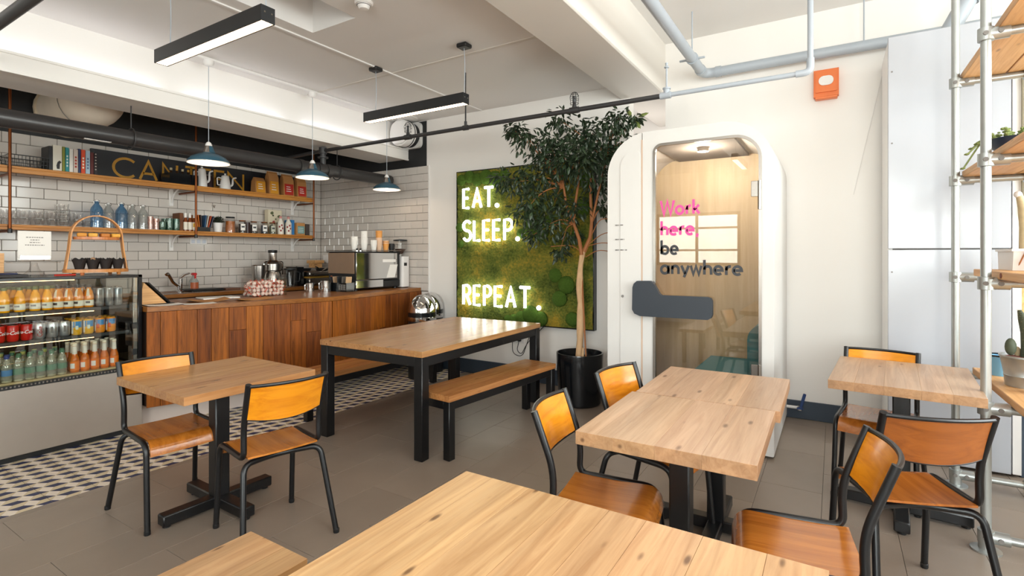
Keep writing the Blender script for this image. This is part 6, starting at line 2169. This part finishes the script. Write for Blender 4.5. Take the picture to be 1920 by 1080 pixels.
# front: fixed panel at left, door frame with its window at right
DXL = -1.288
ca = math.degrees(math.acos((DXL - BX0 - rr) / rr))
fp = [(DXL, .012)] + arc(BX0 + rr, BH - rr, rr, ca, 180, 12) + [(BX0, .012)]
part('front_panel', MB().prism(fp, BY0, BY0 + .02, f), M_podwhite, t)
part('inset_panel', MB().prism(rrect(BX0 + .11, .06, DXL - .012, BH - .14, (.005, .005, .04, .12), 6), BY0 - .006, BY0, f), M_podwhite, t)
part('wood_edge', MB().box(DXL - .002, BY0 - .004, .02, DXL + .006, BY0 + .018, BH - .06), M_podseam, t)
WX0, WX1, WZ0, WZ1 = -1.19, -.44, .14, 2.272
dout = rrect(DXL + .007, .02, BX1, BH, (.01, .01, rr, .01), 10)
dout = [(x, z if x >= BX0 + rr or z < 1.5 else min(z, BH - rr + math.sqrt(rr * rr - (x - BX0 - rr) ** 2))) for x, z in dout]
dwin = rrect(WX0, WZ0, WX1, WZ1, (.03, .03, .17, .06), 10)
d_ = part('door', MB().ring(dout, dwin, BY0 - .004, BY0 + .02, f), M_podwhite, t)
part('window_rim', MB().ring(rrect(WX0 - .008, WZ0 - .008, WX1 + .008, WZ1 + .008, (.038, .038, .178, .068), 10), rrect(WX0 + .012, WZ0 + .012, WX1 - .012, WZ1 - .012, (.02, .02, .158, .048), 10), BY0 - .01, BY0 + .012, f), M_steel, d_)
part('glass_pane', MB().prism(rrect(WX0, WZ0, WX1, WZ1, (.03, .03, .17, .06), 8), BY0 + .002, BY0 + .008, f), M_podglass, d_)
hp = [(-1.345, 1.165), (-1.335, 1.195), (-1.31, 1.217), (-1.208, 1.22), (-1.185, 1.205), (-1.17, 1.185), (-1.135, 1.125), (-1.118, 1.113), (-.785, 1.113), (-.762, 1.105), (-.752, 1.083), (-.752, .984), (-.762, .96), (-.783, .947), (-1.285, .945), (-1.33, .962), (-1.348, .993)]
hd = part('door_handle', MB().prism(hp[::-1], BY0 - .058, BY0 - .012, f), M_charcoal, d_)
part('door_handle_post', MB().cyl((-1.25, BY0 - .013, 1.08), (-1.25, BY0, 1.08), .03, n=12).cyl((-.85, BY0 - .013, 1.03), (-.85, BY0 + .003, 1.03), .03, n=12), M_black, d_)
for z in (1.84, .55):
    part('hinge', MB().cyl((WX1 - .005, BY0 - .016, z - .1), (WX1 - .005, BY0 - .016, z + .1), .012, n=10).box(WX1 - .06, BY0 - .012, z - .01, WX1 - .005, BY0 - .004, z + .1, c=.002), M_steel, d_)
part('key_button', MB().cyl((-1.442, BY0 - .012, 1.09), (-1.442, BY0 - .005, 1.09), .011, n=12), M_chrome, t)
# words on the glass
words_ = [('Work', M_pink, 1.728, .108), ('here,', M_pink, 1.572, .108), ('be', M_ink, 1.425, .108), ('anywhere', M_ink, 1.275, .108)]
spanx = {'Work': .29, 'here,': .285, 'be': .135, 'anywhere': .585}
for wtext, m, z, h in words_:
    ss, tot = strokes(wtext, .11)
    k = spanx[wtext] / tot
    mb = MB()
    for ch, st in ss:
        for s_ in st:
            ribbon(mb, [(a, b) for a, b in s_], .19, lambda a, b, q: (-1.139 + a * k, BY0 + .0005, z + b * h), 0)
    part('lettering', mb, m, d_, angle=0)
# small printed steps on the left panel (too small to read)
mb = MB()
for (x, z, w) in ((-1.505, 1.655, .07), (-1.505, 1.54, .075), (-1.505, 1.455, .085)):
    q = x
    while q < x + w:
        mb.box(q, BY0 - .0072, z, q + .006 + .004 * ((int(q * 1e4)) % 3), BY0 - .0062, z + .009)
        q += .014
part('printed_steps', mb, M_grayink, t)
# inside
part('back_wall', MB().prism(rrect(BX0 + .044, .06, BX1 - .044, BH - .044, (.01, .01, rr - .044, rr - .044), 10), BY1 - .03, BY1 - .005, f), T_podwall, t)
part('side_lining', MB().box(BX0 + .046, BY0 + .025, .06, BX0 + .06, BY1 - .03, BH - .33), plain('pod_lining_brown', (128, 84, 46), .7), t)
part('side_lining', MB().box(BX1 - .06, BY0 + .025, .06, BX1 - .046, BY1 - .03, BH - .33), T_podwall, t)
part('booth_floor', MB().box(BX0 + .045, BY0 + .022, .055, BX1 - .045, BY1 - .03, .075), M_podfloor, t)
part('ceiling_lining', MB().box(BX0 + .3, BY0 + .025, BH - .07, BX1 - .3, BY1 - .03, BH - .05), plain('pod_felt', (120, 112, 104), .9), t)
part('ceiling_spot', MB().cyl((-.93, 4.5, BH - .105), (-.93, 4.5, BH - .07), .045, n=16), M_white, t)
part('desk_ledge', MB().box(BX0 + .06, 4.35, .98, BX0 + .36, BY1 - .03, 1.005, c=.003), T_podwall, t)
st = part('seat_cushion', MB().prism(rrect(4.22, .0, 4.98, .13, .04, 4), -.95, BX1 - .062, lambda a, b, q: (q, a, .38 + b)), M_teal, t)
part('seat_base', MB().box(-.92, 4.26, .075, BX1 - .065, 4.95, .38), M_black, t)
part('seat_back', MB().prism(rrect(-.56, .45, BX1 - .0625, .9, (.03, .03, .05, .12), 6), 4.25, 4.97, lambda a, b, q: (a, q, b)), M_teal, t)
for x in (BX0 + .08, BX1 - .08):
    for y in (BY0 + .08, BY1 - .08):
        part('foot', MB().cyl((x, y, 0), (x, y, .0125), .03, n=12), M_black, t)
ld = bpy.data.lights.new('booth_spot', 'POINT')
ld.energy = 30
ld.color = (1, .93, .84)
ld.shadow_soft_size = .05
lo_ = bpy.data.objects.new('booth_spot', ld)
COL.objects.link(lo_)
lo_.location = (-.93, 4.5, BH - .18)

# ------------------------------------------------------------------ the window-side wall
t = thing('fire_beacon', 'orange square fire alarm beacon with an oval white lens high on the wall', 'alarm', (-.06, YR, 2.74))
part('housing', MB().prism([(2.755, YR), (2.755, YR - .06), (2.985, YR - .045), (2.985, YR)], -.152, .03, lambda a, b, q: (q, b, a)), M_orange_plastic, t)
part('face_plate', MB().prism(rrect(-.14, 2.79, .018, 2.97, .01, 3), -.012, 0, lambda a, b, q: (a, YR - .052 + q - (2.88 - b) * .065, b)), M_orange_plastic, t)
part('lens', MB().prism(rrect(-.115, 2.845, -.008, 2.925, .038, 6), -.02, -.011, lambda a, b, q: (a, YR - .052 + q - (2.88 - b) * .065, b)), M_white, t)
part('sounder_slot', MB().box(-.14, YR - .066, 2.735, .02, YR, 2.756, c=.004), M_orange_plastic, t)
t = thing('emergency_light', 'white emergency light with a black dot behind the fig tree top', 'light', (-1.83, YF, 2.8))
part('body', MB().box(-1.9, YF - .03, 2.82, -1.755, YF - .001, 2.9, c=.006), M_white, t)
part('indicator', MB().cyl((-1.775, YF - .034, 2.83), (-1.775, YF - .029, 2.83), .01, n=10), M_black, t)
t = thing('wall_valve', 'blue lever valve on a short white pipe at the skirting beside the booth', 'valve', (-.25, YR - .05, .08))
part('pipe_stub', MB().cyl((-.355, YR - .06, .105), (-.235, YR - .06, .105), .013, n=10), M_white, t)
part('valve_body', MB().cyl((-.255, YR - .06, .085), (-.255, YR - .06, .125), .02, n=10), M_chrome, t)
part('lever', MB().box(-.025, -.012, 0, .025, .012, .012).xf(Matrix.Identity(4)).join(MB().box(-.012, -.006, 0, .012, .006, .14, c=.004).xf(Matrix.Rotation(.25, 4, 'Y'))).move(-.25, YR - .085, .1), colour('valve_blue', (30, 58, 108), .4), t)
single('pull_wire', MB().tube([(.348, YR - .01, 2.985), (.25, YR - .008, 2.5), (.132, YR - .006, 1.92)], .0025, 5), M_white, 'thin white pull wire slanting down the wall beside the tall panel', 'wire')

t = thing('wall_panel', 'tall glossy white two part wall panel behind the scaffold shelves', 'panel', (.65, 4.8, 0))
gl = plain('white_gloss_panel', (176, 178, 184), .22, var=.01, coat=.05)
part('upper_panel', MB().box(.318, 4.48, 1.464, .955, 4.506, 2.945, c=.003), gl, t)
part('lower_panel', MB().box(.318, 4.48, .02, .955, 4.506, 1.455, c=.003), gl, t)
part('side_board', MB().box(.322, 4.508, .02, .345, YR - .06, 2.94), M_white, t)
part('back_carcass', MB().box(.346, 4.506, .02, .95, 4.53, 2.94), M_grayink, t)
part('top_strip', MB().box(.346, 4.53, 2.9, .95, YR - .13, 2.94), M_white, t)
for z in (2.7, 2.2, 1.3):
    part('screw', MB().cyl((.34, 4.4785, z), (.34, 4.481, z), .006, n=8), M_grayink, t)
t = thing('side_cabinet', 'cream wall cabinet with orange wood panel at the right picture edge', 'cabinet', (1.25, 4.8, 0))
part('upright_strip', MB().box(.962, 4.49, .02, 1.005, YR - .15, 2.94, c=.002), M_white, t)
part('upper_box', MB().box(1.006, 4.46, 1.66, 1.6, YR - .15, 2.94, c=.004), M_cream, t)
part('wood_panel', MB().box(1.006, 4.5, .42, 1.6, YR - .16, 1.655, c=.003), T_scaff, t)
part('dark_base', MB().box(1.006, 4.52, .0, 1.6, YR - .16, .415, c=.003), M_skirt, t)
part('screw', MB().cyl((.985, 4.487, 2.12), (.985, 4.491, 2.12), .007, n=8), M_grayink, t)

# ------------------------------------------------------------------ scaffold pole shelves
PXL, PXR, PYF, PYB = .617, 1.02, 3.318, 4.16
t = thing('scaffold_shelf', 'plant shelf of galvanised scaffold poles and thick pine boards', 'shelf', (.8, 3.74, 0))
for (x, y, r) in ((PXL, PYF, .021), (PXL + .016, PYB, .021), (PXR, PYF, .021), (PXR + .005, PYB, .021), (PXL, 1.9, .021), (PXR, 1.9, .021)):
    part('post', MB().cyl((x, y, .01), (x, y, 3.3 if y > 2 else 2.7), r, n=16), M_galv, t)
    part('base_flange', MB().lathe([(.0, 0), (.06, 0), (.06, .008), (.03, .012), (.028, .06), (.0215, .062)], 20, (x, y, 0)), M_galv, t)
levels = [2.478, 1.876, 1.284, .685, .07]


def clamp(x, y, z, dr, par):
    c = part('clamp', MB().lathe([(.0215, -.032), (.032, -.03), (.032, .03), (.0215, .032)], 16, (x, y, z)).cyl((x, y, z), (x + dr * .085, y, z), .03, n=14), M_galv, par)
    for dx in (0, .055):
        part('grub_screw', MB().cyl((x + dr * dx - .006, y - .029, z), (x + dr * dx - .006, y - .036, z), .011, n=8).cyl((x + dr * dx - .006, y - .0365, z), (x + dr * dx - .006, y - .0355, z), .006, n=6), M_grayink, c)


for z in levels:
    for (y, xl_, xr_) in ((PYF, PXL, PXR), (PYB, PXL + .016, PXR + .005), (1.9, PXL, PXR)):
        part('rail', MB().cyl((xl_, y, z), (xr_, y, z), .0195, n=14), M_galv, t)
        clamp(xl_, y, z, 1, t)
        clamp(xr_, y, z, -1, t)
bz = {0: (.66, .86, 2.3), 1: (.665, .90, 2.5), 2: (.655, .89, 2.5), 3: (.705, .96, 2.2)}
for k, z in enumerate(levels[:4]):
    x0, x1, yf = bz[k]
    zt = z + .02
    yb = (4.2, 4.17, 3.8, 4.12)[k]
    part('shelf_board', MB().box(x0, 1.8, zt, x1, yb, zt + .038, c=.003), T_scaff, t)
    part('shelf_board', MB().box(x1 + .006, 1.8, zt, x1 + .2, yb + .03, zt + .038, c=.003), T_scaff, t)
# knot stamp on the board end at eye level
S2, S3, S4 = levels[1] + .0585, levels[2] + .0585, levels[3] + .0585
part('board_knot', MB().prism([(3.24 + .016 * cos(a * pi / 5) * (1 + .25 * (a % 2)), levels[2] + .039 + .013 * sin(a * pi / 5)) for a in range(10)], .6535, .6552, lambda a, b, q: (q, a, b)), colour('knot_brown', (120, 60, 34), .6), t)

# plants on it
x, y, z = .80, 3.66, S2
t = thing('succulent_bowl', 'trailing succulent in a navy bowl on the upper scaffold shelf', 'plant', (x, y, z))
part('bowl', MB().lathe([(.0, 0), (.05, 0), (.1, .05), (.115, .09), (.108, .09), (.09, .06), (.0, .06)], 20, (x, y, z)), colour('bowl_navy', (30, 44, 66), .4), t)
mb = MB()
rs = random.Random(6)
for q in range(46):
    a = rs.uniform(0, 2 * pi)
    r0 = rs.uniform(0, .09)
    p0 = Vector((x + r0 * cos(a), y + r0 * sin(a), z + .075))
    p1 = p0 + Vector((cos(a) * .03, sin(a) * .03, rs.uniform(.02, .07)))
    for w in range(5):
        c = p0.lerp(p1, w / 4)
        mb.ball(c, rs.uniform(.007, .012), 6, 4, (1, 1, .7))
part('succulent_leaves', mb, M_succ, t, kind='stuff')
for dx, dy, dz in ((-.2, -.02, .02), (-.21, .02, -.05), (-.17, .06, .06)):
    pts = bend([(x - .06, y, z + .08), (x - .13, y + dy * .5, z + .1), (x + dx, y + dy, z + dz)], .06, 5)
    mb = MB().tube(pts, .0045, 5)
    for w, p in enumerate(pts):
        for s_ in (-1, 1):
            mb.ball((p[0], p[1] + s_ * .008, p[2] + .004), .009, 6, 4, (1.3, .8, .6))
    part('trailing_stem', mb, M_succ, t)
x, y, z = .80, 3.62, S3
t = thing('white_trough', 'white trough planter with a woolly column cactus at eye level shelf', 'plant', (.84, 3.68, z))
part('trough', MB().prism([(3.5, z), (3.76, z), (3.78, z + .1), (3.48, z + .1)], .75, .87, lambda a, b, q: (q, a, b)), M_white, t)
part('trough_rim', MB().ring([(.742, 3.472), (.878, 3.472), (.878, 3.788), (.742, 3.788)], [(.758, 3.488), (.862, 3.488), (.862, 3.772), (.758, 3.772)], z + .095, z + .108, lambda a, b, q: (a, b, q)), M_white, t)
part('gravel', MB().box(.758, 3.488, z + .09, .862, 3.772, z + .1035), plain('red_gravel', (150, 92, 80), .9, var=.4, scale=90, bump=.8, bscale=90), t, kind='stuff')
mb = MB().tube([(.83, 3.66, z + .1), (.832, 3.66, z + .22), (.826, 3.66, z + .32), (.81, 3.66, z + .385)], [.022, .023, .022, .014], 14)
part('cactus_column', mb, M_cactusgrey, t)
part('woolly_tip', MB().ball((.805, 3.66, z + .39), .018, 10, 6), M_white, t)
x, y = .81, 3.40
t = thing('red_pot', 'small red clay pot beside the white trough at eye level', 'pot', (.86, 3.42, z))
part('pot', MB().lathe([(.0, 0), (.03, 0), (.04, .075), (.045, .075), (.045, .095), (.038, .095), (.034, .07), (.0, .07)], 18, (.86, 3.42, z)), M_terracotta, t)
part('dry_twig', MB().tube(bend([(.86, 3.42, z + .07), (.80, 3.45, z + .13), (.77, 3.5, z + .02)], .05, 5), .003, 5), M_twig, t)
z = S4
x, y = .83, 3.66
t = thing('cactus_bucket', 'galvanised bucket of cacti with a tall leaning spiny cactus', 'plant', (x, y, z))
part('bucket', MB().lathe([(.0, 0), (.075, 0), (.08, .05), (.082, .055), (.08, .06), (.095, .145), (.1, .15), (.1, .158), (.09, .158), (.075, .01), (.0, .01)], 24, (x, y, z)), M_galv, t)
part('red_gravel', MB().lathe([(.0, .15), (.05, .152), (.092, .145)], 20, (x, y, z)), bpy.data.materials['red_gravel'], t, kind='stuff')
pts = [(x + .02, y, z + .14), (x + .022, y, z + .2), (x + .012, y, z + .28), (x - .006, y, z + .35), (x - .02, y, z + .39)]
part('tall_cactus', MB().tube(pts, [.036, .036, .028, .02, .008], 14), M_cactus, t)
mb = MB()
for i in range(len(pts) * 4):
    k = i / 4
    a_, b_ = int(k), min(int(k) + 1, len(pts) - 1)
    c = Vector(pts[a_]).lerp(Vector(pts[b_]), k - a_)
    rr_ = [.036, .036, .028, .02, .008]
    r = rr_[a_] + (rr_[b_] - rr_[a_]) * (k - a_)
    for j in range(10):
        an = j * pi / 5 + (i % 2) * pi / 10
        p = c + Vector((cos(an) * r, sin(an) * r, 0))
        d = Vector((cos(an), sin(an), .3)) * .009
        s_ = Vector((-sin(an), cos(an), 0)) * .003
        mb.add([p - s_, p + s_, p + d], [(0, 1, 2)])
part('cactus_spines', mb, colour('spine_pale', (206, 196, 150), .6), t, kind='stuff', angle=0)
part('round_cactus', MB().ball((x - .055, y - .01, z + .2), .03, 12, 8, (.8, .8, 1.5)), M_cactus, t)
part('small_cactus', MB().ball((x - .02, y + .03, z + .17), .018, 10, 6, (.8, .8, 1.6)), M_cactusgrey, t)
t = thing('blue_pot', 'pale blue pot with dark rim at the back of the low scaffold shelf', 'pot', (.79, 3.93, z))
part('pot', MB().lathe([(.0, 0), (.045, 0), (.06, .11), (.055, .11), (.04, .01), (.0, .01)], 18, (.79, 3.93, z)), colour('pot_blue', (120, 178, 214), .4), t)
part('dark_rim', MB().tube([(.79 + .058 * cos(a * pi / 10), 3.93 + .058 * sin(a * pi / 10), z + .112) for a in range(20)], .005, 5, closed=True), M_blackgloss, t)
t = thing('red_pot', 'red clay pot with a pale succulent in front of the cactus bucket', 'plant', (.86, 3.5, z))
part('pot', MB().lathe([(.0, 0), (.035, 0), (.046, .085), (.05, .085), (.05, .1), (.04, .1), (.03, .01), (.0, .01)], 18, (.86, 3.5, z)), M_terracotta, t)
mb = MB()
for q in range(18):
    a = q * 2.4
    r = .008 + .0025 * q
    mb.ball((.86 + r * cos(a), 3.5 + r * sin(a), z + .115 - .0008 * q), .014, 6, 4, (1, 1, .6))
part('rosette', mb, plain('pale_succulent', (160, 168, 140), .6), t, kind='stuff')
